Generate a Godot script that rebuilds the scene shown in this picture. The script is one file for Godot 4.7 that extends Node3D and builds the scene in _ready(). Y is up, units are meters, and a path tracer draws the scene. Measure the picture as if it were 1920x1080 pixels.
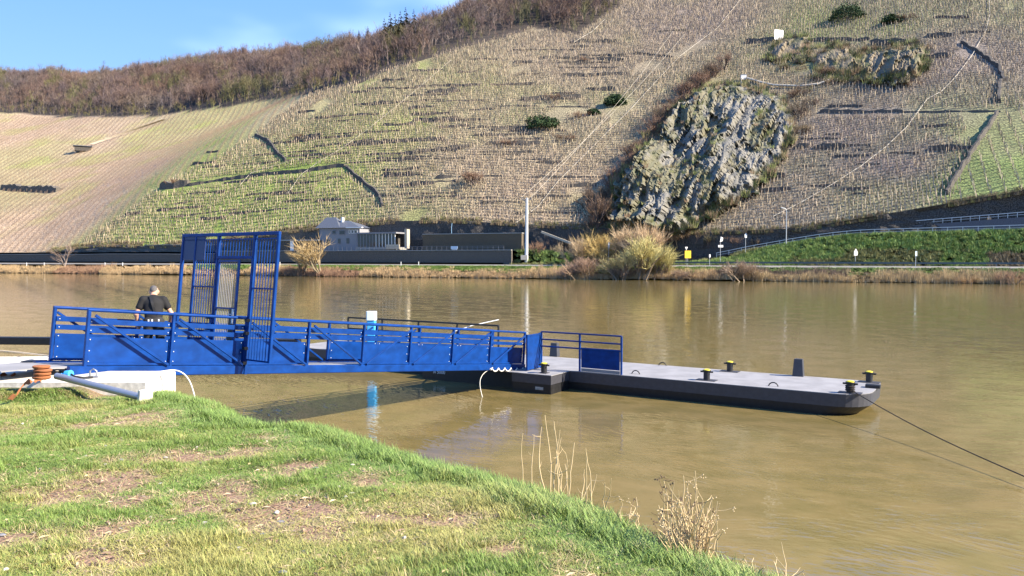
extends Node3D
# River landing stage below a terraced vineyard. x right, y up (water = 0), camera looks along -z.

const F := 1480.0            # focal length of the photograph in its own pixels
const EYE := Vector3(0, 4.5, 0)
const HORIZON := 483.0
const BANK := Vector2(0, 169)          # a point of the far waterline (x, depth)
const ALONG := Vector2(0.924, -0.383)  # the far waterline's direction
const INTO := Vector2(0.383, 0.924)    # from the river into the hill

var pitch := -atan((540.0 - HORIZON) / F)
var rng := RandomNumberGenerator.new()
var used := {}
var M := {}
var nz := FastNoiseLite.new()

# ---------------------------------------------------------------- mesh builder
class MB:
	var v := PackedVector3Array()
	var n := PackedVector3Array()
	var c := PackedColorArray()
	func tri(a: Vector3, b: Vector3, d: Vector3, col := Color.WHITE) -> void:
		var k := (d - a).cross(b - a).normalized()
		v.append(a); v.append(b); v.append(d)
		n.append(k); n.append(k); n.append(k)
		c.append(col); c.append(col); c.append(col)
	func quad(a: Vector3, b: Vector3, d: Vector3, e: Vector3, col := Color.WHITE) -> void:
		tri(a, b, d, col); tri(a, d, e, col)
	func out_quad(a: Vector3, b: Vector3, d: Vector3, e: Vector3, mid: Vector3, col := Color.WHITE) -> void:
		if (d - a).cross(b - a).dot((a + b + d + e) * 0.25 - mid) >= 0.0: quad(a, b, d, e, col)
		else: quad(e, d, b, a, col)
	func out_tri(a: Vector3, b: Vector3, d: Vector3, mid: Vector3, col := Color.WHITE) -> void:
		if (d - a).cross(b - a).dot(a - mid) >= 0.0: tri(a, b, d, col)
		else: tri(a, d, b, col)
	func stri(p: Array, k: Array, col: Color) -> void:
		var f: Vector3 = (p[2] - p[0]).cross(p[1] - p[0])
		var o := [0, 1, 2] if f.dot(k[0] + k[1] + k[2]) >= 0.0 else [0, 2, 1]
		for i in o:
			v.append(p[i]); n.append(k[i]); c.append(col)
	func box(t: Transform3D, s: Vector3, col := Color.WHITE) -> void:
		var p := []
		for i in 8:
			p.append(t * Vector3((-0.5 if i & 1 == 0 else 0.5) * s.x, (-0.5 if i & 2 == 0 else 0.5) * s.y, (-0.5 if i & 4 == 0 else 0.5) * s.z))
		for f in [[0, 1, 3, 2], [4, 5, 7, 6], [0, 1, 5, 4], [2, 3, 7, 6], [0, 2, 6, 4], [1, 3, 7, 5]]:
			out_quad(p[f[0]], p[f[1]], p[f[2]], p[f[3]], t.origin, col)
	# box with chamfered long edges along its local x
	func cbox(t: Transform3D, s: Vector3, b := 0.01, col := Color.WHITE) -> void:
		var y := s.y * 0.5; var z := s.z * 0.5; var x := s.x * 0.5
		var o := [Vector2(-y + b, -z), Vector2(y - b, -z), Vector2(y, -z + b), Vector2(y, z - b), Vector2(y - b, z), Vector2(-y + b, z), Vector2(-y, z - b), Vector2(-y, -z + b)]
		for i in 8:
			var p: Vector2 = o[i]; var q: Vector2 = o[(i + 1) % 8]
			out_quad(t * Vector3(-x, p.x, p.y), t * Vector3(x, p.x, p.y), t * Vector3(x, q.x, q.y), t * Vector3(-x, q.x, q.y), t.origin, col)
		for e in [-x, x]:
			for i in range(1, 7):
				var a: Vector3 = t * Vector3(e, o[0].x, o[0].y); var b2: Vector3 = t * Vector3(e, o[i].x, o[i].y); var d: Vector3 = t * Vector3(e, o[i + 1].x, o[i + 1].y)
				if (d - a).cross(b2 - a).dot(a - t.origin) >= 0.0: tri(a, b2, d, col)
				else: tri(a, d, b2, col)
	func bar(p: Vector3, q: Vector3, w: float, h: float, side := Vector3.BACK, col := Color.WHITE, bevel := 0.0) -> void:
		var x := (q - p).normalized()
		var y := side.cross(x).normalized()
		var t := Transform3D(Basis(x, y, x.cross(y)), (p + q) * 0.5)
		if bevel > 0.0: cbox(t, Vector3(p.distance_to(q), h, w), bevel, col)
		else: box(t, Vector3(p.distance_to(q), h, w), col)
	func tube(pts: Array, rad: Array, sides := 8, col := Color.WHITE, capped := true) -> void:
		var rings := []
		var nor := []
		var up := Vector3.UP
		for i in pts.size():
			var d: Vector3 = (pts[mini(i + 1, pts.size() - 1)] - pts[maxi(i - 1, 0)]).normalized()
			if absf(d.dot(up)) > 0.9: up = Vector3.RIGHT if absf(d.x) < 0.8 else Vector3.BACK
			var a := d.cross(up).normalized(); var b := a.cross(d).normalized()
			up = b
			var r := []; var k := []
			for j in sides:
				var w := TAU * j / sides
				var o := a * cos(w) + b * sin(w)
				r.append(pts[i] + o * float(rad[mini(i, rad.size() - 1)])); k.append(o)
			rings.append(r); nor.append(k)
		for i in pts.size() - 1:
			for j in sides:
				var l := (j + 1) % sides
				stri([rings[i][j], rings[i + 1][j], rings[i + 1][l]], [nor[i][j], nor[i + 1][j], nor[i + 1][l]], col)
				stri([rings[i][j], rings[i + 1][l], rings[i][l]], [nor[i][j], nor[i + 1][l], nor[i][l]], col)
		if capped:
			for e in [0, pts.size() - 1]:
				var d: Vector3 = (pts[1] - pts[0]) * -1.0 if e == 0 else pts[e] - pts[e - 1]
				d = d.normalized()
				for j in sides: stri([pts[e], rings[e][j], rings[e][(j + 1) % sides]], [d, d, d], col)
	func lathe(t: Transform3D, prof: Array, sides := 16, col := Color.WHITE) -> void:
		for i in prof.size() - 1:
			var p: Vector2 = prof[i]; var q: Vector2 = prof[i + 1]
			var sl := Vector2(q.y - p.y, p.x - q.x).normalized()
			for j in sides:
				var a := TAU * j / sides; var b := TAU * (j + 1) / sides
				var pa := t * Vector3(p.x * cos(a), p.y, p.x * sin(a)); var pb := t * Vector3(p.x * cos(b), p.y, p.x * sin(b))
				var qa := t * Vector3(q.x * cos(a), q.y, q.x * sin(a)); var qb := t * Vector3(q.x * cos(b), q.y, q.x * sin(b))
				var na := t.basis * Vector3(sl.x * cos(a), sl.y, sl.x * sin(a)); var nb := t.basis * Vector3(sl.x * cos(b), sl.y, sl.x * sin(b))
				if p.x > 0.0001: stri([pa, pb, qb], [na, nb, nb], col)
				if q.x > 0.0001: stri([pa, qb, qa], [na, nb, na], col)
	# upright prism of a plan outline (x, z); star-shaped about its middle
	func prism(o: PackedVector2Array, y0: float, y1: float, col := Color.WHITE, top := true, bottom := true, smooth := false) -> void:
		var mid := Vector2.ZERO
		for p in o: mid += p / o.size()
		var m3 := Vector3(mid.x, (y0 + y1) * 0.5, mid.y)
		for i in o.size():
			var p := o[i]; var q := o[(i + 1) % o.size()]
			out_quad(Vector3(p.x, y0, p.y), Vector3(q.x, y0, q.y), Vector3(q.x, y1, q.y), Vector3(p.x, y1, p.y), m3, col)
			if top: stri([Vector3(mid.x, y1, mid.y), Vector3(p.x, y1, p.y), Vector3(q.x, y1, q.y)], [Vector3.UP, Vector3.UP, Vector3.UP], col)
			if bottom: stri([Vector3(mid.x, y0, mid.y), Vector3(p.x, y0, p.y), Vector3(q.x, y0, q.y)], [Vector3.DOWN, Vector3.DOWN, Vector3.DOWN], col)
	func mesh() -> ArrayMesh:
		var a := []
		a.resize(Mesh.ARRAY_MAX)
		a[Mesh.ARRAY_VERTEX] = v; a[Mesh.ARRAY_NORMAL] = n; a[Mesh.ARRAY_COLOR] = c
		var m := ArrayMesh.new()
		m.add_surface_from_arrays(Mesh.PRIMITIVE_TRIANGLES, a)
		return m

# ---------------------------------------------------------------- nodes, names, labels
func numbered(called: String) -> String:
	var k: int = used.get(called, 0)
	used[called] = k + 1
	return called if k == 0 else "%s_%03d" % [called, k]

func tag(o: Node, label: String, category: String, group := "") -> Node:
	o.set_meta("label", label); o.set_meta("category", category)
	if group: o.set_meta("group", group)
	return o

func thing(called: String, label: String, category: String, at := Vector3.ZERO, group := "") -> Node3D:
	var o := Node3D.new()
	o.name = numbered(called); add_child(o, true); o.position = at
	tag(o, label, category, group)
	return o

func put(called: String, m: Mesh, material: Material, parent: Node = null) -> MeshInstance3D:
	var o := MeshInstance3D.new()
	o.mesh = m; o.material_override = material
	o.name = numbered(called) if parent == null else called
	(self if parent == null else parent).add_child(o, true)
	return o

func setting(called: String, m: Mesh, material: Material) -> MeshInstance3D:
	var o := put(called, m, material)
	o.set_meta("kind", "structure")
	return o

func scatter(called: String, m: Mesh, material: Material, at: Array, tint: Array, label: String, category: String, parent: Node = null) -> MultiMeshInstance3D:
	var mm := MultiMesh.new()
	mm.transform_format = MultiMesh.TRANSFORM_3D
	mm.use_colors = not tint.is_empty()
	mm.mesh = m
	mm.instance_count = at.size()
	for i in at.size():
		mm.set_instance_transform(i, at[i])
		if mm.use_colors: mm.set_instance_color(i, tint[i])
	var o := MultiMeshInstance3D.new()
	o.multimesh = mm; o.material_override = material
	o.name = numbered(called) if parent == null else called
	(self if parent == null else parent).add_child(o, true)
	o.set_meta("kind", "stuff")
	if parent == null: tag(o, label, category)
	return o

# ---------------------------------------------------------------- materials
func lin(r: float, g: float, b: float) -> Color:
	return Color(r, g, b).linear_to_srgb()

func mat(r: float, g: float, b: float, rough := 0.8, metal := 0.0) -> StandardMaterial3D:
	var m := StandardMaterial3D.new()
	m.albedo_color = lin(r, g, b); m.roughness = rough; m.metallic = metal
	m.cull_mode = BaseMaterial3D.CULL_DISABLED
	return m

func vmat(rough := 0.9) -> StandardMaterial3D:      # colour comes from the vertices
	var m := mat(1, 1, 1, rough)
	m.vertex_color_use_as_albedo = true
	return m

func noise_tex(freq: float, lo: Color, hi: Color, octaves := 4, kind := FastNoiseLite.TYPE_SIMPLEX_SMOOTH, size := 512, at := 1) -> NoiseTexture2D:
	var f := FastNoiseLite.new()
	f.noise_type = kind; f.frequency = freq; f.fractal_octaves = octaves; f.seed = at
	var g := Gradient.new()
	g.set_color(0, lo); g.set_color(1, hi)
	g.set_offset(0, 0.2); g.set_offset(1, 0.8)
	var t := NoiseTexture2D.new()
	t.width = size; t.height = size; t.seamless = true; t.noise = f; t.color_ramp = g
	return t

func bump_tex(freq: float, strength: float, octaves := 4, size := 512, at := 3) -> NoiseTexture2D:
	var f := FastNoiseLite.new()
	f.frequency = freq; f.fractal_octaves = octaves; f.seed = at
	var t := NoiseTexture2D.new()
	t.width = size; t.height = size; t.seamless = true; t.noise = f; t.as_normal_map = true; t.bump_strength = strength
	return t

# grain multiplied on a material, in metres per repeat
func grain(m: StandardMaterial3D, metres: float, lo: float, freq := 0.03, bump := 0.0) -> StandardMaterial3D:
	m.albedo_texture = noise_tex(freq, Color(lo, lo, lo), Color.WHITE, 5)
	m.uv1_triplanar = true; m.uv1_world_triplanar = true
	m.uv1_scale = Vector3.ONE / metres
	if bump > 0.0:
		m.normal_enabled = true; m.normal_texture = bump_tex(freq, bump, 5); m.normal_scale = 1.0
	return m

# ---------------------------------------------------------------- camera geometry: a pixel is a direction
func ray(u: float, v: float) -> Vector3:
	return Vector3((u - 960.0) / F, (540.0 - v) / F, -1.0).rotated(Vector3.RIGHT, pitch)

func pixel(p: Vector3) -> Vector2:
	var q := (p - EYE).rotated(Vector3.RIGHT, -pitch)
	return Vector2(960.0 + F * q.x / -q.z, 540.0 - F * q.y / -q.z) if q.z < -0.1 else Vector2(-9999, -9999)

func at_height(u: float, v: float, y: float) -> Vector3:
	var d := ray(u, v)
	return EYE + d * ((y - EYE.y) / d.y)

func at_depth(u: float, v: float, z: float) -> Vector3:
	var d := ray(u, v)
	return EYE + d * (z / -d.z)

# ---------------------------------------------------------------- the far side: height of the hill and of the river bank
const STEP := 2.5
const S0 := -660.0
const NS := 326
const NT := 236
const HILL := [[2150, 320, 150], [2150, 200, 178], [2150, 0, 240], [2150, -150, 330], [1900, 365, 156], [1900, 205, 187], [1900, 0, 250], [1900, -120, 320],
	[1500, 432, 168], [1500, 300, 194], [1500, 150, 235], [1500, 0, 299], [1500, -100, 370], [1100, 428, 190], [1100, 300, 218], [1100, 150, 265], [1100, 0, 336], [1100, -60, 390],
	[800, 417, 200], [800, 300, 227], [800, 200, 257], [800, 120, 288], [800, 56, 360], [650, 425, 208], [650, 300, 236], [650, 200, 268], [650, 150, 300], [650, 92, 440],
	[500, 442, 215], [500, 330, 242], [500, 240, 275], [500, 200, 380], [500, 114, 520], [300, 465, 228], [300, 350, 257], [300, 290, 330], [300, 215, 430], [300, 136, 540],
	[100, 472, 245], [100, 400, 285], [100, 340, 335], [100, 270, 410], [100, 215, 480], [100, 150, 580], [-150, 474, 262], [-150, 400, 310], [-150, 300, 390], [-150, 215, 490], [-150, 146, 600]]
var heights := PackedFloat32Array()
var base_line := []        # [s, t] where the hill starts

func st_of(x: float, depth: float) -> Vector2:
	var d := Vector2(x, depth) - BANK
	return Vector2(d.dot(ALONG), d.dot(INTO))

func xz_of(s: float, t: float) -> Vector2:
	return BANK + ALONG * s + INTO * t

func hill_start(s: float) -> float:
	for i in base_line.size() - 1:
		if s <= base_line[i + 1][0]:
			return lerpf(base_line[i][1], base_line[i + 1][1], clampf(inverse_lerp(base_line[i][0], base_line[i + 1][0], s), 0, 1))
	return base_line[-1][1]

func make_hill() -> void:
	var px := PackedFloat64Array(); var pz := PackedFloat64Array(); var py := PackedFloat64Array()
	for h in HILL:
		var p := at_depth(h[0], h[1], h[2])
		px.append(p.x / 100.0); pz.append(-p.z / 100.0); py.append(p.y)
	for h in [[-150, 146, 600], [100, 150, 580], [300, 136, 540], [500, 114, 520], [650, 92, 440], [800, 56, 360], [1100, -60, 390], [1500, -100, 370], [1900, -120, 320]]:
		for far in [90.0, 220.0]:
			var p := at_depth(h[0], h[1], h[2])
			var q := at_depth(h[0], h[1], h[2] + far)
			px.append(q.x / 100.0); pz.append(-q.z / 100.0); py.append(p.y + (6.0 if h[0] < 1000 else far * 0.4))
	var n := px.size()
	var a := []
	for i in n + 3:
		var row := PackedFloat64Array()
		row.resize(n + 4)
		a.append(row)
	for i in n:
		for j in n:
			var r2 := (px[i] - px[j]) ** 2 + (pz[i] - pz[j]) ** 2
			a[i][j] = (0.5 * r2 * log(r2) if r2 > 0.0 else 0.0) + (0.002 if i == j else 0.0)
		a[i][n] = 1.0; a[i][n + 1] = px[i]; a[i][n + 2] = pz[i]; a[i][n + 3] = py[i]
		a[n][i] = 1.0; a[n + 1][i] = px[i]; a[n + 2][i] = pz[i]
	var m := n + 3
	for k in m:
		var best := k
		for i in range(k + 1, m):
			if absf(a[i][k]) > absf(a[best][k]): best = i
		var tmp = a[k]; a[k] = a[best]; a[best] = tmp
		for i in range(k + 1, m):
			var f: float = a[i][k] / a[k][k]
			if f != 0.0:
				for j in range(k, m + 1): a[i][j] -= f * a[k][j]
	var w := PackedFloat64Array()
	w.resize(m)
	for k in range(m - 1, -1, -1):
		var x: float = a[k][m]
		for j in range(k + 1, m): x -= a[k][j] * w[j]
		w[k] = x / a[k][k]
	for u in [-150, 100, 300, 500, 650, 800, 1100, 1500, 1900, 2150]:
		for h in HILL:
			if h[0] == u:
				var p := at_depth(h[0], h[1], h[2])
				var q := st_of(p.x, -p.z)
				base_line.append([q.x, q.y])
				break
	base_line.push_front([S0 - 10, base_line[0][1] + 4.0]); base_line.push_back([400.0, base_line[-1][1]])
	heights.resize(NS * NT)
	for j in NT:
		for i in NS:
			var q := xz_of(S0 + i * STEP, 10.0 + j * STEP) / 100.0
			var y := w[n] + w[n + 1] * q.x + w[n + 2] * q.y
			for k in n:
				var r2 := (q.x - px[k]) * (q.x - px[k]) + (q.y - pz[k]) * (q.y - pz[k])
				if r2 > 1e-9: y += w[k] * 0.5 * r2 * log(r2)
			heights[j * NS + i] = y

func hill_y(s: float, t: float) -> float:
	var x := clampf((s - S0) / STEP, 0, NS - 1.001); var y := clampf((t - 10.0) / STEP, 0, NT - 1.001)
	var i := int(x); var j := int(y); var fx := x - i; var fy := y - j; var k := j * NS + i
	return lerpf(lerpf(heights[k], heights[k + 1], fx), lerpf(heights[k + NS], heights[k + NS + 1], fx), fy)

func bank_y(s: float, t: float) -> float:
	var r := smoothstep(22.0, 48.0, s)                     # 0: walled side, 1: the grass embankment with the upper road
	var low := 0.0
	if t < 0.0: low = t * 0.5
	elif t < 3.0: low = t * 0.5
	elif t < 7.5: low = lerpf(1.5, 2.6, (t - 3.0) / 4.5)
	else: low = lerpf(2.6, 2.85, clampf((t - 7.5) / 3.0, 0, 1))
	if t < 10.5: return low
	var left := 2.85
	if t > 12.0: left = lerpf(2.85, lerpf(6.1, 3.2, smoothstep(-4.0, 26.0, s)), smoothstep(12.5, lerpf(12.66, 17.0, smoothstep(-7.0, -4.0, s)), t))
	var top := lerpf(4.2, 9.2, smoothstep(30.0, 72.0, s)) + maxf(0, s - 72.0) * 0.02
	var right := lerpf(2.85, top, clampf((t - 11.5) / 8.0, 0, 1))
	return lerpf(left, right, r)

func far_y(s: float, t: float) -> float:
	return hill_y(s, t) if t >= hill_start(s) else bank_y(s, t)

func far_at(x: float, depth: float) -> float:
	var q := st_of(x, depth)
	return far_y(q.x, q.y)

func hit(u: float, v: float, lift := 0.0) -> Vector3:
	var d := ray(u, v)
	d /= -d.z
	var z := 130.0
	while z < 760.0:
		var p := EYE + d * z
		if p.y - lift <= far_at(p.x, z):
			var lo := z - 2.0; var hi := z
			for i in 8:
				var m := (lo + hi) * 0.5
				var q := EYE + d * m
				if q.y - lift <= far_at(q.x, m): hi = m
				else: lo = m
			return EYE + d * hi
		z += 2.0
	return EYE + d * 600.0

func poly(a: Array) -> PackedVector2Array:
	var o := PackedVector2Array()
	for i in range(0, a.size(), 2): o.append(Vector2(a[i], a[i + 1]))
	return o

func inside(p: Vector2, o: PackedVector2Array) -> bool:
	return Geometry2D.is_point_in_polygon(p, o)

# ---------------------------------------------------------------- far side: ground, walls, vines, wood
const SPUR := [-100, 482, 130, 472, 250, 390, 300, 350, 420, 290, 500, 235, 575, 182, 640, 160, 430, 200, 300, 218, 130, 222, -100, 212]   # the fields left of the spur
const WOOD := [-200, 213, 0, 210, 130, 220, 300, 217, 430, 198, 570, 178, 620, 167, 680, 155, 720, 134, 790, 113, 880, 86, 940, 72, 1000, 52, 1080, 66, 1120, 40, 1160, 12, 1200, -90, 700, -200, -200, -100]
const ROCK := [1148, 420, 1160, 360, 1200, 300, 1240, 240, 1290, 190, 1350, 158, 1420, 165, 1475, 195, 1490, 250, 1470, 300, 1440, 340, 1400, 370, 1330, 410, 1270, 442, 1150, 436]
const GULLY := [1095, 440, 1095, 400, 1130, 330, 1180, 265, 1250, 185, 1330, 135, 1360, 150, 1290, 190, 1240, 240, 1200, 300, 1160, 360, 1148, 430]
const LEDGE := [1436, 112, 1450, 80, 1480, 66, 1512, 70, 1524, 95, 1505, 112, 1470, 118]
const CAVES := [1590, 122, 1612, 96, 1660, 90, 1720, 86, 1740, 100, 1738, 130, 1700, 156, 1640, 162, 1612, 150]
# ground colours (linear) where the photograph shows them: u, v, r, g, b
const SOIL := [[700, 250, .245, .24, .085], [600, 330, .215, .24, .06], [450, 400, .24, .29, .06], [300, 430, .24, .28, .065], [200, 462, .27, .26, .09], [900, 300, .25, .195, .125], [1000, 380, .26, .2, .135], [760, 380, .24, .21, .105], [850, 180, .24, .205, .11], [1100, 100, .24, .19, .13],
	[1300, 40, .21, .165, .13], [1000, 220, .235, .2, .12], [1700, 300, .19, .15, .125], [1600, 260, .19, .15, .12], [1750, 120, .2, .16, .13], [1480, 400, .2, .165, .115], [1650, 380, .2, .18, .095], [1880, 330, .17, .21, .06], [1850, 345, .16, .2, .06], [1905, 260, .2, .2, .09], [1650, 10, .21, .2, .1], [1570, 45, .22, .22, .09], [1520, 110, .2, .18, .1], [1450, 150, .23, .19, .11],
	[150, 330, .40, .285, .18], [200, 260, .44, .325, .215], [60, 250, .40, .29, .195], [60, 290, .35, .3, .15], [430, 240, .33, .31, .115], [330, 240, .37, .32, .14], [250, 330, .38, .26, .17], [130, 420, .39, .275, .18], [40, 360, .34, .285, .14], [520, 210, .38, .31, .155], [20, 440, .4, .285, .185], [400, 270, .28, .27, .1]]
var soil := []
var zones := {}

func hill_color(p: Vector3, q: Vector2) -> Color:
	if inside(q, zones.wood): return Color(0.105, 0.075, 0.055)
	var r := 0.0; var g := 0.0; var b := 0.0; var w := 0.0
	for s in soil:
		var d: float = (p - s[0]).length_squared() + 9.0
		var k := 1.0 / (d * d)
		r += s[1] * k; g += s[2] * k; b += s[3] * k; w += k
	var c := Color(r / w, g / w, b / w)
	var a := nz.get_noise_3d(p.x * 3.0, p.y * 3.0, p.z * 3.0)            # grass in patches
	var patch := smoothstep(0.05, 0.4, a)
	c = c.lerp(Color(c.r * 0.85, c.g * 1.05, c.b * 0.6), patch * (0.75 if q.x < 800.0 else 0.4))
	var e := nz.get_noise_3d(p.x * 9.0 + 70, p.y * 9.0, p.z * 9.0)
	return c * (2.25 + 0.55 * e)

func make_far_ground() -> void:
	for k in [["wood", WOOD], ["spur", SPUR], ["rock", ROCK], ["gully", GULLY], ["ledge", LEDGE], ["caves", CAVES], ["shelf", [1512, 96, 1545, 84, 1590, 88, 1616, 110, 1606, 140, 1570, 152, 1535, 140, 1516, 118]]]: zones[k[0]] = poly(k[1])
	for s in SOIL: soil.append([hit(s[0], s[1]), s[2], s[3], s[4]])
	var rows := []
	var t := 0.0
	while t < 430.0:
		rows.append(t)
		t += 1.25 if t < 130.0 else 3.0
	var cols := []
	var s := -640.0
	while s < 150.0:
		cols.append(s)
		s += 1.6 if s > -130.0 else (2.6 if s > -330.0 else 5.0)
	var v := PackedVector3Array(); var n := PackedVector3Array(); var c := PackedColorArray(); var idx := PackedInt32Array()
	var nc := cols.size()
	for j in rows.size():
		for i in nc:
			var tt: float = hill_start(cols[i]) + rows[j]
			var xz := xz_of(cols[i], tt)
			var y := hill_y(cols[i], tt)
			y += 0.35 * nz.get_noise_2d(cols[i] * 8.0, tt * 8.0) - 0.05
			var p := Vector3(xz.x, y, -xz.y)
			v.append(p); n.append(Vector3.ZERO)
			c.append(hill_color(p, pixel(p)))
	for j in rows.size() - 1:
		for i in nc - 1:
			var a := j * nc + i
			for f in [[a, a + nc, a + nc + 1], [a, a + nc + 1, a + 1]]:
				var k := (v[f[2]] - v[f[0]]).cross(v[f[1]] - v[f[0]])
				if k.y < 0.0:
					f = [f[0], f[2], f[1]]; k = -k
				for e in f:
					idx.append(e); n[e] += k
	for i in n.size(): n[i] = n[i].normalized()
	var arr := []
	arr.resize(Mesh.ARRAY_MAX)
	arr[Mesh.ARRAY_VERTEX] = v; arr[Mesh.ARRAY_NORMAL] = n; arr[Mesh.ARRAY_COLOR] = c; arr[Mesh.ARRAY_INDEX] = idx
	var m := ArrayMesh.new()
	m.add_surface_from_arrays(Mesh.PRIMITIVE_TRIANGLES, arr)
	setting("hillside", m, M.hill)
	# the low bank between the water and the hill
	var b := MB.new()
	var ts := [-4.0, -1.0, 0.0, 0.7, 1.6, 3.0, 4.5, 6.0, 7.5, 8.6, 10.5, 11.5, 12.55, 12.65, 14.0, 16.0, 18.0, 19.5, 20.0, 22.0, 24.0, 26.5, 30.0]
	s = -330.0
	var last := []
	while s <= 150.0:
		var row := []
		for tt in ts:
			var h := hill_start(s) + 0.6
			var k: float = minf(tt, h)
			var xz := xz_of(s, k + (1.1 * nz.get_noise_1d(s * 4.0) if k < 2.0 else 0.0))
			var y := bank_y(s, minf(k, h - 0.7))
			if tt > 0.2 and tt < 7.0: y += 0.3 * nz.get_noise_2d(s * 14.0, tt * 30.0)
			row.append(Vector3(xz.x, y, -xz.y))
		if last:
			for i in ts.size() - 1:
				var q := (ts[i] as float)
				var col := Color(0.115, 0.16, 0.045)
				var e := nz.get_noise_2d(s * 3.0, q * 12.0)
				if s > 40.0 and q > 11.0: col = Color(0.19, 0.27, 0.07).lerp(Color(0.28, 0.24, 0.13), smoothstep(0.2, 0.5, e + (0.3 if s > 88.0 and q < 16.0 else 0.0)))
				elif s < -88.0: col = Color(0.3, 0.27, 0.14)
				elif q > 12.6: col = Color(0.28, 0.25, 0.2)
				if q < 1.7: col = col.lerp(Color(0.26, 0.19, 0.11), 0.75)
				elif q < 5.0 and s < 60.0: col = col.lerp(Color(0.27, 0.22, 0.12), 0.25 + 0.6 * smoothstep(-0.1, 0.3, e))
				b.quad(last[i], row[i], row[i + 1], last[i + 1], col * (1.0 + 0.3 * e))
		last = row
		s += 1.5
	for i in b.n.size():
		if b.n[i].y < 0.0: b.n[i] = -b.n[i]
	setting("far_bank", b.mesh(), M.hill_fine)
	# road along the far bank: asphalt with a pale edge line
	ribbon("road", [[-330.0, 8.8], [150.0, 8.8]], 1.9, 0.06, mat(.16, .15, .14, .9))
	ribbon("road", [[-330.0, 7.55], [150.0, 7.55]], 0.2, 0.09, mat(.34, .32, .27, .8))
	ribbon("road", [[40.0, 21.8], [60.0, 22.2], [150.0, 22.6]], 2.0, 0.06, mat(.1, .1, .105, .9))

func ribbon(called: String, line: Array, half: float, lift: float, m: Material) -> void:
	var b := MB.new()
	var last := []
	for i in line.size() - 1:
		var k := int(absf(line[i + 1][0] - line[i][0]) / 3.0) + 1
		for j in k + 1:
			var f := float(j) / k
			var s := lerpf(line[i][0], line[i + 1][0], f); var t := lerpf(line[i][1], line[i + 1][1], f)
			var row := []
			for e in [-half, 0.0, half]:
				var xz := xz_of(s, t + e)
				row.append(Vector3(xz.x, bank_y(s, t + e) + lift, -xz.y))
			if last and j > 0:
				for e in 2: b.out_quad(last[e], row[e], row[e + 1], last[e + 1], row[0] - Vector3.UP * 5.0)
			last = row
	setting(called, b.mesh(), m)

# a wall following the ground from pixel to pixel; its top runs back level into the slope
func slope_wall(pts: Array, px_high: float, back := 1.4, material: Material = null) -> Mesh:
	var b := MB.new()
	var base := []
	for i in range(0, pts.size(), 2): base.append(hit(pts[i], pts[i + 1]))
	var line := []
	for i in base.size() - 1:
		var k := maxi(2, int(base[i].distance_to(base[i + 1]) / 0.9))
		for j in k: line.append(base[i].lerp(base[i + 1], float(j) / k))
	line.append(base[-1])
	var high: float = px_high * 0.82 * -base[0].z / F
	var last := []
	for i in line.size():
		var p: Vector3 = line[i]
		p.y = far_at(p.x, -p.z) - 0.5
		var d: Vector3 = line[mini(i + 1, line.size() - 1)] - line[maxi(i - 1, 0)]
		var side := Vector3(d.z, 0, -d.x).normalized()
		if side.dot(Vector3(INTO.x, 0, -INTO.y)) < 0.0: side = -side
		p += side * 0.35 * nz.get_noise_1d(i * 31.0 + pts[0])
		var h := high * (0.85 + 0.45 * nz.get_noise_1d(i * 19.0 + pts[0] * 3.0)) + 0.5
		if i == 0 or i == line.size() - 1: h = 0.5 + high * 0.75
		var row := [p, p + Vector3.UP * h - side * -0.12 * h, p + Vector3.UP * (h + 0.02) + side * (0.25 + back * high), p + side * (0.3 + back * high) - Vector3.UP * 0.4]
		if last:
			var mid: Vector3 = (row[0] + row[2] + last[0] + last[2]) * 0.25
			b.out_quad(last[0], row[0], row[1], last[1], mid); b.out_quad(last[1], row[1], row[2], last[2], mid); b.out_quad(last[2], row[2], row[3], last[3], mid)
		if i == 0 or i == line.size() - 1: b.out_quad(row[0], row[1], row[2], row[3], (line[0] + line[-1]) * 0.5)
		last = row
	return b.mesh()

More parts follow.
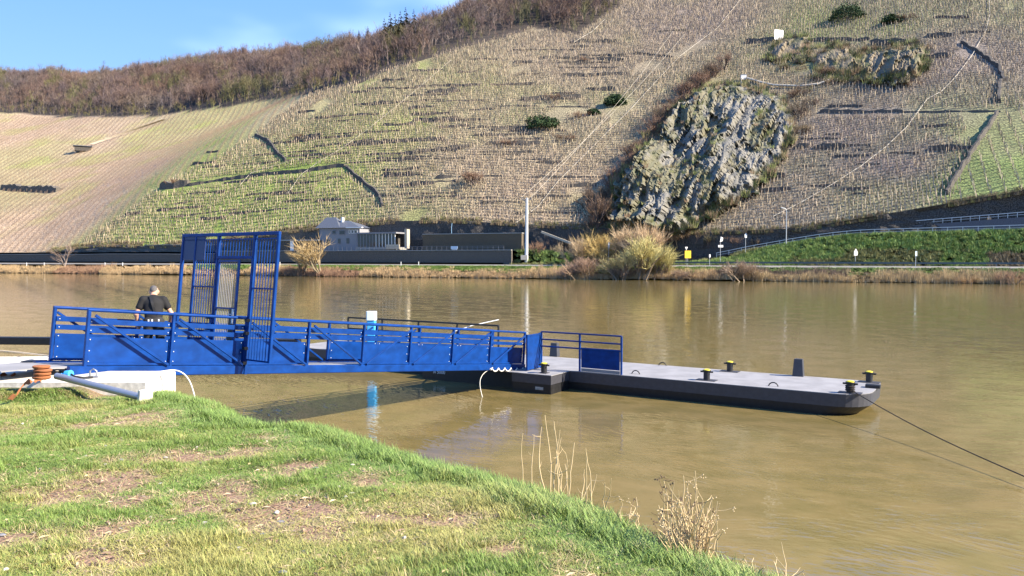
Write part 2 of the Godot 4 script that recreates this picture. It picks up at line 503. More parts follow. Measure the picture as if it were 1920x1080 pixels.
func make_walls() -> void:
	var label := "short dark dry stone terrace wall between the vine stakes on the slope"
	for w in [[883, 112, 933, 112, 5], [800, 176, 857, 172, 11], [857, 136, 897, 134, 4], [767, 204, 813, 201, 6], [717, 237, 777, 233, 7], [1073, 121, 1105, 118, 9], [1123, 113, 1170, 114, 8], [1057, 143, 1180, 140, 8], [1100, 169, 1153, 170, 10], [977, 189, 1090, 184, 11],
		[917, 246, 973, 241, 8], [773, 289, 880, 276, 9], [913, 273, 1013, 271, 11], [647, 307, 712, 305, 5], [718, 329, 775, 327, 9], [748, 350, 813, 346, 10], [817, 336, 847, 334, 10], [987, 334, 1073, 332, 5], [1060, 352, 1117, 349, 10],
		[387, 287, 408, 285, 6], [360, 309, 402, 306, 7], [550, 264, 600, 256, 11], [587, 276, 640, 271, 5], [613, 336, 640, 334, 6], [375, 413, 422, 411, 9], [477, 376, 502, 374, 7], [510, 367, 573, 362, 6], [593, 378, 640, 375, 7], [293, 396, 380, 388, 6], [233, 405, 263, 401, 8],
		[1737, 70, 1790, 67, 10], [1750, 34, 1817, 33, 6], [1800, 62, 1857, 60, 5], [1743, 282, 1823, 280, 13], [1727, 239, 1780, 237, 7], [1528, 279, 1587, 277, 12], [1492, 280, 1516, 277, 14], [1433, 334, 1473, 332, 12], [1403, 360, 1483, 357, 10], [1577, 357, 1630, 355, 7], [1398, 82, 1452, 79, 14], [1733, 110, 1780, 107, 12],
		[420, 345, 470, 339, 6], [540, 345, 600, 341, 4], [660, 268, 700, 262, 5], [880, 208, 940, 204, 5], [940, 160, 1000, 156, 4], [690, 195, 740, 190, 4], [1190, 100, 1260, 108, 6], [1230, 60, 1290, 57, 4], [560, 300, 610, 295, 4], [350, 365, 420, 360, 5], [820, 240, 880, 236, 5], [1010, 110, 1050, 107, 5]]:
		tag(put("terrace_wall", slope_wall([w[0], w[1], (w[0] + w[2]) * 0.5, (w[1] + w[3]) * 0.5, w[2], w[3]], w[4]), M.slate), label, "wall", "short terrace walls in the vineyard")
	var rw2 := RandomNumberGenerator.new()
	rw2.seed = 77
	var made := 0
	while made < 96:
		var u := rw2.randf_range(330, 1150); var v := rw2.randf_range(60, 405); var wd := rw2.randf_range(16, 62)
		if made > 84:
			u = rw2.randf_range(1520, 1760); v = rw2.randf_range(175, 380); wd = rw2.randf_range(14, 40)
		elif u > 1120 - (v - 200) * .2: continue
		var q := Vector2(u, v)
		if inside(q, zones.wood) or inside(q, zones.spur) or inside(q, zones.gully) or inside(q + Vector2(-wd, 0), zones.spur) or inside(q + Vector2(0, -16), zones.wood): continue
		var tilt := lerpf(.12, .0, clampf((u - 330) / 700.0, 0, 1))
		tag(put("terrace_wall", slope_wall([u - wd, v + wd * tilt, u, v, u + wd, v - wd * tilt], rw2.randf_range(3, 6.5)), M.slate), label, "wall", "short terrace walls in the vineyard")
		made += 1
	tag(put("terrace_wall", slope_wall([298, 356, 325, 354, 350, 349], 18), M.slate), "thick dark stone wall end where the spur meets the pale fields", "wall")
	tag(put("terrace_wall", slope_wall([350, 350, 400, 342, 480, 330, 560, 324, 645, 313], 9), M.slate), "long dark terrace wall across the green lower slope of the spur", "wall")
	tag(put("terrace_wall", slope_wall([1537, 211, 1610, 212, 1693, 211], 8), M.slate), "long straight terrace wall right of the rock face", "wall")
	tag(put("terrace_wall", slope_wall([1694, 211, 1780, 210, 1876, 210], 4), M.slate), "low straight terrace wall running on to the dark stair wall", "wall")
	tag(put("terrace_wall", slope_wall([1513, 76, 1570, 77, 1630, 76], 9), M.slate), "terrace wall above the upper rock ledge beside the white panel", "wall")
	tag(put("terrace_wall", slope_wall([1631, 84, 1670, 83, 1703, 83], 14), M.slate), "tall terrace wall above the caves of the upper rock ledge", "wall")
	tag(put("terrace_wall", slope_wall([0, 357, 50, 359, 104, 361], 15, 1.0), M.slate), "dark retaining wall standing alone in the pale fields", "wall")
	tag(put("path_wall", slope_wall([645, 314, 668, 336, 692, 352, 708, 370, 715, 388], 9, 0.4), M.dark_slate), "dark winding wall of a path below the long terrace wall", "wall")
	tag(put("path_wall", slope_wall([476, 256, 500, 266, 518, 290, 534, 304], 9, 0.4), M.dark_slate), "short dark zigzag wall high on the green spur", "wall")
	tag(put("path_wall", slope_wall([1800, 82, 1838, 104, 1868, 128, 1880, 155, 1876, 192], 10, 0.4), M.dark_slate), "dark curving wall above the stair wall at the vineyard's edge", "wall")
	tag(put("stair_wall", slope_wall([1778, 364, 1800, 330, 1826, 288, 1850, 250, 1874, 213], 14, 0.3), M.dark_slate), "straight dark wall climbing between brown vines and the green field", "wall")
	# walls at the foot of the slope
	var rw := thing("retaining_wall", "tall dark rock wall above the upper road railing", "wall")
	var pts := []
	var b := MB.new()
	var last := []
	var s := 46.0
	while s < 150.0:
		var row := []
		var t := hill_start(s) - 0.5
		var y0 := bank_y(s, t) - 0.3
		var y1 := hill_y(s, hill_start(s) + 0.3) + 0.3
		for k in 9:
			var f := k / 8.0
			var bulge := 0.9 * nz.get_noise_2d(s * 9.0, f * 60.0) + (0.5 * nz.get_noise_2d(s * 30.0, f * 200.0))
			if k == 8: bulge = 0.4
			var xz := xz_of(s, t - 0.3 - bulge + f * 0.8)
			row.append(Vector3(xz.x, lerpf(y0, y1, f), -xz.y))
		if last:
			for k in 8: b.out_quad(last[k], row[k], row[k + 1], last[k + 1], row[k] + Vector3(INTO.x, 0, -INTO.y) * 20.0)
		last = row
		s += 1.2
	put("rock_face", b.mesh(), M.dark_rock, rw)
	foot_wall(-330, -93, 12.3, 2.5, 5.4, "long low dark stone wall along the river road", 1.0)
	foot_wall(-92.6, -5.2, 12.3, 2.5, 6.15, "long dark stone wall below the winery terrace", 0.3)
	foot_wall(-122, -93.5, 15.4, 4.5, 8.0, "dark wall panel at the foot of the green slope", 2.0)

func foot_wall(s0: float, s1: float, t: float, y0: float, y1: float, label: String, rough: float) -> void:
	var b := MB.new()
	var o := thing("stone_wall", label, "wall")
	var last := []
	var k := int((s1 - s0) / 1.5)
	for i in k + 1:
		var s := lerpf(s0, s1, float(i) / k)
		var top := y1 + 0.2 * rough * nz.get_noise_1d(s * 6.0)
		var row := []
		for q in [[0.0, y0], [0.12, top], [0.75, top], [0.75, y0]]:
			var xz := xz_of(s, t - 0.2 + q[0])
			row.append(Vector3(xz.x, q[1], -xz.y))
		if last:
			var mid: Vector3 = (row[0] + row[2] + last[0] + last[2]) * 0.25
			for e in 3: b.out_quad(last[e], row[e], row[e + 1], last[e + 1], mid)
		if i == 0 or i == k: b.out_quad(row[0], row[1], row[2], row[3], Vector3(BANK.x, 4, -BANK.y) if s0 < -6 else row[0] + Vector3(1, 0, 0))
		last = row
	put("masonry", b.mesh(), M.slate, o)
	var c := MB.new()
	for i in 24:
		var s := lerpf(s0, s1, i / 24.0); var e := lerpf(s0, s1, (i + 1) / 24.0) - 0.06
		var p := xz_of(s, t + 0.2); var q := xz_of(e, t + 0.2)
		c.bar(Vector3(p.x, y1 + 0.12 + 0.2 * rough * nz.get_noise_1d(s * 6.0), -p.y), Vector3(q.x, y1 + 0.12 + 0.2 * rough * nz.get_noise_1d(e * 6.0), -q.y), 0.85, 0.16, Vector3(INTO.x, 0, -INTO.y))
	put("coping", c.mesh(), M.concrete_grey, o)

# ---------------------------------------------------------------- rock face
func make_rock() -> void:
	rock_mesh("slate_cliff", "big grey and mossy slate cliff standing out of the vineyard", zones.rock, 1130, 1500, 150, 446, 150, 124, 11.0, 7)
	rock_mesh("rock_ledge", "small brown crag under the white billboard", zones.ledge, 1430, 1530, 60, 122, 44, 28, 3.0, 21)
	rock_mesh("rock_ledge", "scrubby brown rock shelf between the crag and the hollowed rock", zones.shelf, 1506, 1622, 78, 158, 50, 34, 2.2, 45)
	rock_mesh("rock_ledge", "broken brown rock with dark hollows below the tall terrace wall", zones.caves, 1582, 1746, 80, 168, 66, 38, 5.0, 33)

func edge_depth(p: Vector2, o: PackedVector2Array) -> float:
	if not inside(p, o): return 0.0
	var d := 1e9
	for i in o.size():
		d = minf(d, p.distance_to(Geometry2D.get_closest_point_to_segment(p, o[i], o[(i + 1) % o.size()])))
	return d

func rock_mesh(called: String, label: String, zone: PackedVector2Array, u0: float, u1: float, v0: float, v1: float, nu: int, nv: int, proud: float, at: int) -> void:
	var g := FastNoiseLite.new()
	g.fractal_octaves = 4; g.frequency = 1.0; g.seed = at + 1
	var coarse := []
	for j in 17:
		for i in 17: coarse.append(hit(lerpf(u0 - 8, u1 + 8, i / 16.0), lerpf(v0 - 8, v1 + 8, j / 16.0)))
	var p := []
	var col := []
	var keep := []
	var green := []
	for j in nv + 1:
		for i in nu + 1:
			var q := Vector2(lerpf(u0, u1, float(i) / nu), lerpf(v0, v1, float(j) / nv))
			q += Vector2(nz.get_noise_2d(i * 70.0, j * 70.0), nz.get_noise_2d(i * 70.0 + 500, j * 70.0)) * 2.0
			var rag := Vector2(g.get_noise_2d(q.x * .03, q.y * .03), g.get_noise_2d(q.x * .03 + 70, q.y * .03)) * 16.0
			var e := edge_depth(q + rag, zone)
			var gx := clampf((q.x - u0 + 8) / (u1 - u0 + 16) * 16.0, 0, 15.999); var gy := clampf((q.y - v0 + 8) / (v1 - v0 + 16) * 16.0, 0, 15.999)
			var ci := int(gy) * 17 + int(gx)
			var w: Vector3 = coarse[ci].lerp(coarse[ci + 1], gx - int(gx)).lerp(coarse[ci + 17].lerp(coarse[ci + 18], gx - int(gx)), gy - int(gy))
			# slabs of slate: beds climb steeply to the right, broken across into blocks of uneven depth
			var a := q.x * 0.5 - q.y * 0.87; var c := q.x * 0.87 + q.y * 0.5
			var shape := smoothstep(0.0, 22.0, e)
			var d := -1.5
			var tone := 0.5
			if e > 0.0:
				d = proud * (0.45 + 0.45 * shape) * (0.75 + 0.7 * g.get_noise_2d(c * 0.009, a * 0.006)) * (lerpf(1.25, 0.45, clampf((q.x - 1150.0) / 320.0, 0, 1)) if at < 10 else 1.0)
				for lay in [[26.0, 70.0, .23], [12.0, 36.0, .13], [5.0, 18.0, .05]]:
					var cw: float = (c + 13.0 * g.get_noise_2d(a * .016, c * .01 + lay[0])) / lay[0]
					var k := floorf(cw)
					var ak := floorf((a + 30.0 * fposmod(sin(k * 12.99 + lay[0]) * 437.5, 1.0) + 9.0 * g.get_noise_2d(c * .05, a * .05)) / lay[1])
					var h := fposmod(sin(k * 78.23 + ak * 37.72 + lay[0]) * 4375.8, 1.0)
					d += proud * lay[2] * (1.0 if at < 10 else 2.2) * shape * (h + 0.55 * (cw - k) - 0.5)
					if lay[0] < 20.0: tone += (h - .5) * .45
				d += g.get_noise_2d(q.x * .09, q.y * .09) * .2 * shape
			p.append(w + Vector3(-INTO.x * d, d * 0.1, INTO.y * d))
			keep.append(e > 0.0)
			var moss := smoothstep(0.0, 0.25, g.get_noise_2d(q.x * .016 + 40, q.y * .016) + 0.45 * g.get_noise_2d(q.x * .12, q.y * .12) + (.2 if q.x < 1360 else .06))
			var stone := Color(0.165, 0.165, 0.155).lerp(Color(0.38, 0.35, 0.285), clampf(tone + .5 * g.get_noise_2d(q.x * .02, q.y * .02 + 30), 0, 1))
			if at > 10: stone = Color(0.2, 0.16, 0.1).lerp(Color(0.36, 0.29, 0.19), clampf(tone, 0, 1))
			col.append(stone.lerp(Color(0.12, 0.14, 0.045).lerp(Color(.22, .185, .1), clampf(tone, 0, 1)), moss * 0.72))
			if e > 0.0 and (moss > .6 or e < 9.0) and fposmod(sin(i * 12.9 + j * 78.2) * 437.5, 1.0) < (.06 if e > 9.0 else .3): green.append([p[-1], e])
	var b := MB.new()
	var r := nu + 1
	for j in nv:
		for i in nu:
			var k := j * r + i
			if not (keep[k] or keep[k + 1] or keep[k + r] or keep[k + r + 1]): continue
			var one: Vector3 = p[k] + Vector3(INTO.x, -0.6, -INTO.y) * 50.0
			var cc: Color = (col[k] + col[k + r + 1]) * 0.5
			if (i + j) % 2 == 0:
				b.out_tri(p[k], p[k + 1], p[k + r + 1], one, cc); b.out_tri(p[k], p[k + r + 1], p[k + r], one, cc)
			else:
				b.out_tri(p[k], p[k + 1], p[k + r], one, cc); b.out_tri(p[k + 1], p[k + r + 1], p[k + r], one, cc)
	var rk := tag(put(called, b.mesh(), M.rock), label, "rock")
	var bt := MB.new()                           # scrub rooted in the cracks and round the rim
	for k in 22:
		var w := Vector3(g.get_noise_2d(k * 7.3, 1.0), 0, g.get_noise_2d(k * 7.3, 50.0)) * 1.1
		var tip := w + Vector3(w.x * .8, .5 + .5 * fposmod(k * .377, 1.0), w.z * .8 + .2)
		bt.tri(w + Vector3(.05, -.2, 0), w - Vector3(.05, .2, 0), tip, Color.WHITE)
	var ga := []; var gt := []
	for k in green.size():
		ga.append(Transform3D(Basis(Vector3.UP, k * 2.4).scaled(Vector3.ONE * (.7 + .7 * fposmod(k * .618, 1.0)) * (1.5 if green[k][1] < 9.0 else 1.0)), green[k][0]))
		gt.append([Color(.12, .15, .04), Color(.2, .17, .08), Color(.2, .135, .085), Color(.16, .17, .06)][k % 4])
	scatter("scrub", bt.mesh(), M.leafy, ga, gt, "", "", rk)

# ---------------------------------------------------------------- vines
func vine_mesh(at: int) -> ArrayMesh:
	var r := RandomNumberGenerator.new()
	r.seed = at
	var b := MB.new()
	var stake := Color(0.5, 0.42, 0.31)
	var w := 0.07
	var top := Vector3(r.randf_range(-.06, .06), 2.05, r.randf_range(-.06, .06))
	for k in 3:
		var a := TAU * k / 3.0; var e := TAU * (k + 1) / 3.0
		var p := Vector3(cos(a) * w, -0.5, sin(a) * w); var q := Vector3(cos(e) * w, -0.5, sin(e) * w)
		b.out_quad(p, q, q + top, p + top, Vector3.UP, stake)
	for k in 3:                                     # trunk and the canes tied into a bow
		var a := r.randf() * TAU
		var pts := []
		for i in 5:
			var f := i / 4.0
			pts.append(Vector3(cos(a) * 0.42 * sin(f * PI), 0.15 + 1.2 * f if k < 2 else 0.75 * f, sin(a) * 0.42 * sin(f * PI)))
		for i in 4: b.quad(pts[i], pts[i + 1], pts[i + 1] + Vector3(0.06, 0.05, 0.04), pts[i] + Vector3(0.06, 0.05, 0.04), Color(0.12, 0.08, 0.055))
	return b.mesh()

func trellis_mesh(at: int) -> ArrayMesh:      # one vine of a wired row, 1.2 m along x
	var r := RandomNumberGenerator.new()
	r.seed = at
	var b := MB.new()
	var cane := Color(0.17, 0.115, 0.08)
	for k in 9:
		var x := r.randf_range(-.6, .6); var y := r.randf_range(.1, .6)
		var q := Vector3(x + r.randf_range(-.35, .35), y + r.randf_range(.35, .8), r.randf_range(-.15, .15))
		b.quad(Vector3(x - .03, y - .2, 0), Vector3(x + .03, y - .2, 0), q + Vector3(.025, 0, 0), q - Vector3(.025, 0, 0), cane * r.randf_range(.7, 1.3))
	for y in [.55, .95, 1.3]: b.quad(Vector3(-.6, y, .0), Vector3(.6, y, .0), Vector3(.6, y + .05, .03), Vector3(-.6, y + .05, .03), cane)
	b.quad(Vector3(-.04, -.4, 0), Vector3(.04, -.4, 0), Vector3(.04, 1.5, 0), Vector3(-.04, 1.5, 0), Color(.4, .32, .24))
	b.quad(Vector3(0, -.4, -.04), Vector3(0, -.4, .04), Vector3(0, 1.5, .04), Vector3(0, 1.5, -.04), Color(.4, .32, .24))
	return b.mesh()

const CLEAR := [[645, 314, 668, 336, 692, 352, 708, 370, 715, 388], [476, 256, 500, 266, 518, 290, 534, 304], [1800, 82, 1838, 104, 1868, 128, 1880, 155, 1876, 192], [1778, 364, 1826, 288, 1874, 213], [298, 356, 350, 350, 480, 330, 645, 313], [1537, 211, 1693, 211, 1876, 210]]
func by_wall(q: Vector2) -> bool:
	for l in CLEAR:
		for i in range(0, l.size() - 2, 2):
			if q.distance_to(Geometry2D.get_closest_point_to_segment(q, Vector2(l[i], l[i + 1]), Vector2(l[i + 2], l[i + 3]))) < 6.5: return true
	return false

func make_vines() -> void:
	var ma := vine_mesh(4); var mb := vine_mesh(9); var m := vmat(0.85)
	var near := []; var fields := []
	var row_at := func(xz: Vector2, d: Vector2, p: Vector3) -> Transform3D:
		var q := st_of(xz.x + d.x, xz.y + d.y)
		var x := Vector3(d.x, hill_y(q.x, q.y) - .05 - p.y, -d.y).normalized()
		return Transform3D(Basis(x, Vector3.UP, x.cross(Vector3.UP).normalized()).scaled_local(Vector3(1, rng.randf_range(.7, 1.1), 1)), p)
	var at := [[], []]; var tint := [[], []]
	var rows := []
	# spur and right-hand slope: one stake to each vine, columns straight up the slope
	var s := -150.0
	while s < 140.0:
		var t := 0.8
		while t < 190.0:
			var ss := s + rng.randf_range(-.16, .16); var tt := hill_start(s) + t + rng.randf_range(-.14, .14)
			t += 1.15
			if rng.randf() < 0.07: continue
			var xz := xz_of(ss, tt)
			var p := Vector3(xz.x, hill_y(ss, tt) - 0.05, -xz.y)
			var q := pixel(p)
			if q.x < -20 or q.x > 1940 or q.y < -12 or q.y > 470: continue
			if inside(q, zones.wood) or inside(q, zones.spur) or inside(q, zones.rock) or inside(q, zones.gully) or inside(q, zones.ledge) or inside(q, zones.caves) or inside(q, zones.shelf): continue
			if q.x > 1790 + (364 - q.y) * 0.6 and q.y > 205: continue       # the green field has wide rows instead
			if nz.get_noise_2d(xz.x * 2.5 + 300, xz.y * 2.5) > 0.42 or by_wall(q): continue
			near.append([p, xz.y])
		s += 0.82
	# pale fields left of the spur: wide rows climbing obliquely
	var p0 := hit(120, 400); var p1 := hit(262, 280)
	var dir := Vector2(p1.x - p0.x, -(p1.z - p0.z)).normalized()
	var across := Vector2(-dir.y, dir.x)
	for i in range(-70, 70):
		for j in range(-110, 200):
			var xz := Vector2(p0.x, -p0.z) + across * (i * 3.0) + dir * (j * 1.2 + rng.randf_range(-.1, .1))
			var q2 := st_of(xz.x, xz.y)
			if q2.y < hill_start(q2.x) + 0.5: continue
			var p := Vector3(xz.x, hill_y(q2.x, q2.y) - 0.05, -xz.y)
			var q := pixel(p)
			if q.x < -20 or not inside(q, zones.spur) or rng.randf() < 0.06: continue
			fields.append(row_at.call(xz, dir, p))
	# green field beyond the stair wall
	for i in 14:
		for j in 70:
			var ss := 82.0 + i * 2.6; var tt := hill_start(ss) + 0.8 + j * 1.3
			var xz := xz_of(ss, tt)
			var p := Vector3(xz.x, hill_y(ss, tt) - 0.05, -xz.y)
			var q := pixel(p)
			if q.x > 1790 + (364 - q.y) * 0.6 and q.y > 205 and q.x < 1940: near.append([p, xz.y])
	near.sort_custom(func(a, b): return a[1] < b[1])
	for i in near.size():
		var tr := Transform3D(Basis(Vector3.UP, rng.randf() * TAU).scaled(Vector3(1, rng.randf_range(.7, 1.08), 1) * (near[i][2] if near[i].size() > 2 else 1.0)), near[i][0])
		tr.basis = Basis(Vector3.BACK, rng.randf_range(-.07, .07)) * tr.basis
		if i < 300:
			var o := put("vine_stake", ma if i % 2 else mb, m)
			o.transform = tr
			tag(o, "bare grapevine tied to a grey wooden stake on the lowest rows of the slope", "grapevine", "grapevines in the lowest rows")
		else:
			var k := i % 2
			at[k].append(tr)
			var e := rng.randf_range(0.6, 1.15)
			tint[k].append(Color(e, e * rng.randf_range(.93, 1.0), e * rng.randf_range(.85, 1.0)))
	scatter("vine_rows", trellis_mesh(3), m, fields, [], "wired rows of bare vines in the pale fields left of the spur", "vineyard")
	print("vines ", near.size(), " ", fields.size())
	scatter("vineyard", ma, m, at[0], tint[0], "rows of bare grapevines on stakes covering the steep slope", "vineyard")
	scatter("vineyard", mb, m, at[1], tint[1], "bare grapevines on weathered stakes all over the hillside", "vineyard")

# ---------------------------------------------------------------- bare wood, shrubs
func limb(b: MB, r: RandomNumberGenerator, p: Vector3, d: Vector3, len: float, w: float, depth: int, col: Color, fine: Color, spread: float, kids: int) -> void:
	var q := p + d * len
	var side := d.cross(Vector3(r.randf() - .5, r.randf() - .5, r.randf() - .5)).normalized()
	var s2 := d.cross(side)
	var c := col if depth > 1 else fine
	if depth >= 2:
		for k in 3:
			var a := side * cos(TAU * k / 3.0) + s2 * sin(TAU * k / 3.0); var e := side * cos(TAU * (k + 1) / 3.0) + s2 * sin(TAU * (k + 1) / 3.0)
			b.out_quad(p + a * w, p + e * w, q + e * w * 0.6, q + a * w * 0.6, (p + q) * 0.5, c)
	else:
		b.tri(p + side * w, p - side * w, q, c)
	if depth == 0: return
	for k in kids:
		var f := r.randf_range(0.35, 1.0) if k > 0 else 1.0
		var nd := (d + Vector3(r.randfn(), r.randfn() * 0.6 + 0.25, r.randfn()) * spread).normalized()
		limb(b, r, p.lerp(q, f), nd, len * r.randf_range(0.55, 0.85), w * 0.55, depth - 1, col, fine, spread, kids)

func tree_mesh(at: int, h: float, depth: int, kids: int, spread: float, w: float, col: Color, fine: Color, stems := 1) -> ArrayMesh:
	var r := RandomNumberGenerator.new()
	r.seed = at
	var b := MB.new()
	for i in stems:
		var d := Vector3(r.randfn() * (0.08 if stems == 1 else 0.45), 1, r.randfn() * (0.08 if stems == 1 else 0.45)).normalized()
		limb(b, r, Vector3(r.randfn() * 0.06 * stems, -0.4, r.randfn() * 0.06 * stems), d, h * 0.36, w, depth, col, fine, spread, kids)
	return b.mesh()

func make_wood() -> void:
	var m := vmat(0.95)
	var kinds := []
	for k in 5: kinds.append(tree_mesh(30 + k, 11.0, 3, 5, 0.42, 0.2, Color(0.2, 0.165, 0.14), [Color(0.185, 0.135, 0.115), Color(0.17, 0.128, 0.115), Color(0.185, 0.13, 0.1), Color(0.16, 0.125, 0.115), Color(0.23, 0.175, 0.125)][k]))
	var at := [[], [], [], [], []]; var tint := [[], [], [], [], []]
	var count := 0
	for k in 64000:
		var s := rng.randf_range(-560, 140); var t := rng.randf_range(20, 470)
		var xz := xz_of(s, t)
		if t < hill_start(s) + 20: continue
		var p := Vector3(xz.x, hill_y(s, t), -xz.y)
		var q := pixel(p)
		if q.x < -60 or q.x > 1300 or q.y < -40 or not inside(q, zones.wood): continue
		var i := (count + int(rng.randf() * 2.0)) % 5
		if nz.get_noise_2d(xz.x * 1.3, xz.y * 1.3) > 0.3: i = 4
		var e := rng.randf_range(0.65, 1.05) * (0.75 if count % 5 == 0 else 1.0)
		var edge := edge_depth(q, zones.wood) < 9.0
		at[i].append(Transform3D(Basis(Vector3.UP, rng.randf() * TAU).scaled(Vector3(1.0, rng.randf_range(.85, 1.2), 1.0) * rng.randf_range(.5, 1.0) * (1.0 + .7 * nz.get_noise_2d(xz.x * 3.0, xz.y * 3.0)) * (0.5 if edge else 1.0)), p))
		var hue := nz.get_noise_2d(xz.x * 2.0 + 800, xz.y * 2.0)
		var ti := Color(e * (1.08 + .2 * hue), e * 1.02, e * (1.08 - .2 * hue))
		if nz.get_noise_2d(xz.x * 2.6 + 90, xz.y * 2.6) > .28: ti = Color(e * .95, e * 1.15, e * .7)
		if edge and rng.randf() < 0.5: ti = Color(1.1, 1.25, 0.6) * e
		tint[i].append(ti)
		count += 1
	print("wood ", count)
	for i in 5:
		scatter("bare_wood", kinds[i], m, at[i], tint[i], ["brown leafless wood along the top of the hill", "reddish leafless trees massed on the ridge", "russet leafless thicket on the ridge", "grey leafless trees massed along the skyline", "tan leafless scrub in the wood on the hill"][i], "wood")
	# conifers on the skyline
	var b := MB.new()
	var r := RandomNumberGenerator.new()
	r.seed = 5
	for k in 230:
		var f := sqrt(r.randf())
		var a := r.randf() * TAU
		var y := 11.0 * (1.0 - f) + 0.6
		var l := 2.3 * f + 0.15
		var p := Vector3(0, y, 0); var q := Vector3(cos(a) * l, y - 0.35 * l, sin(a) * l)
		var s2 := Vector3(-sin(a), 0, cos(a)) * (0.25 + 0.3 * f)
		b.tri(p, q + s2, q - s2, Color(0.022, 0.04, 0.024) * r.randf_range(.7, 1.5))
	var crown := b.mesh()
	b = MB.new()
	b.tube([Vector3(0, -1, 0), Vector3(0, 10, 0)], [0.2, 0.05], 5, Color(.08, .06, .05))
	var trunk := b.mesh()
	for c in [[655, 82, .7], [673, 78, .6], [690, 75, .7], [692, 96, .9], [702, 98, .9], [712, 95, .95], [722, 92, .9], [733, 90, 1.0], [742, 87, .9], [752, 85, .95], [762, 82, 1.0], [777, 80, .9], [728, 98, .8], [748, 95, .85]]:
		var p := hit(c[0], c[1])
		var o := thing("conifer", "dark green conifer standing on the wooded ridge against the sky", "conifer", p, "conifers on the ridge")
		o.scale = Vector3.ONE * c[2] * 1.4
		put("crown", crown, m, o); put("trunk", trunk, m, o)

func shrub(called: String, label: String, category: String, u: float, v: float, w_px: float, h_px: float, col: Color, fine: Color, at: int, group := "", stems := 9, dense := 5) -> Node3D:
	var p := hit(u, v)
	var k := -p.z / F
	var o := thing(called, label, category, p - Vector3(0, 0.1, 0), group)
	var mesh := tree_mesh(at, h_px * k * 0.95, 3, dense, 0.4, maxf(0.045, h_px * k * 0.02), col, fine, stems)
	var box := mesh.get_aabb()
	put("branches", mesh, M.leafy, o).scale = Vector3(w_px * k / box.size.x, h_px * k / maxf(box.end.y, 0.1), w_px * k / box.size.z)
	return o

func leaf_bush(label: String, u: float, v: float, w_px: float, h_px: float, at: int, group := "") -> void:
	var p := hit(u, v)
	var k := -p.z / F
	var o := thing("evergreen_bush", label, "bush", p - Vector3(0, 0.1, 0), group)
	var b := MB.new()
	var r := RandomNumberGenerator.new()
	r.seed = at
	for i in 2600:
		var d := Vector3(r.randfn(), absf(r.randfn()), r.randfn()).normalized()
		var lump := 0.75 + 0.45 * nz.get_noise_3d(d.x * 90 + at * 50, d.y * 90, d.z * 90)
		var c := Vector3(d.x * w_px * 0.5 * k, d.y * h_px * k, d.z * w_px * 0.35 * k) * lump * r.randf_range(.72, 1.0)
		var x := Vector3(r.randfn(), r.randfn(), r.randfn()).normalized() * 0.36; var y := Vector3(r.randfn(), r.randfn(), r.randfn()).normalized() * 0.36
		b.tri(c - x, c + x, c + y, Color(0.03, 0.06, 0.018) * r.randf_range(.6, 1.6))
	put("foliage", b.mesh(), M.leafy, o)
	b = MB.new()
	for i in 5: b.tube([Vector3(0, -.3, 0), Vector3((i - 2) * w_px * 0.12 * k, h_px * k * 0.6, 0)], [0.1, 0.03], 4, Color(.07, .05, .04))
	put("stems", b.mesh(), M.leafy, o)

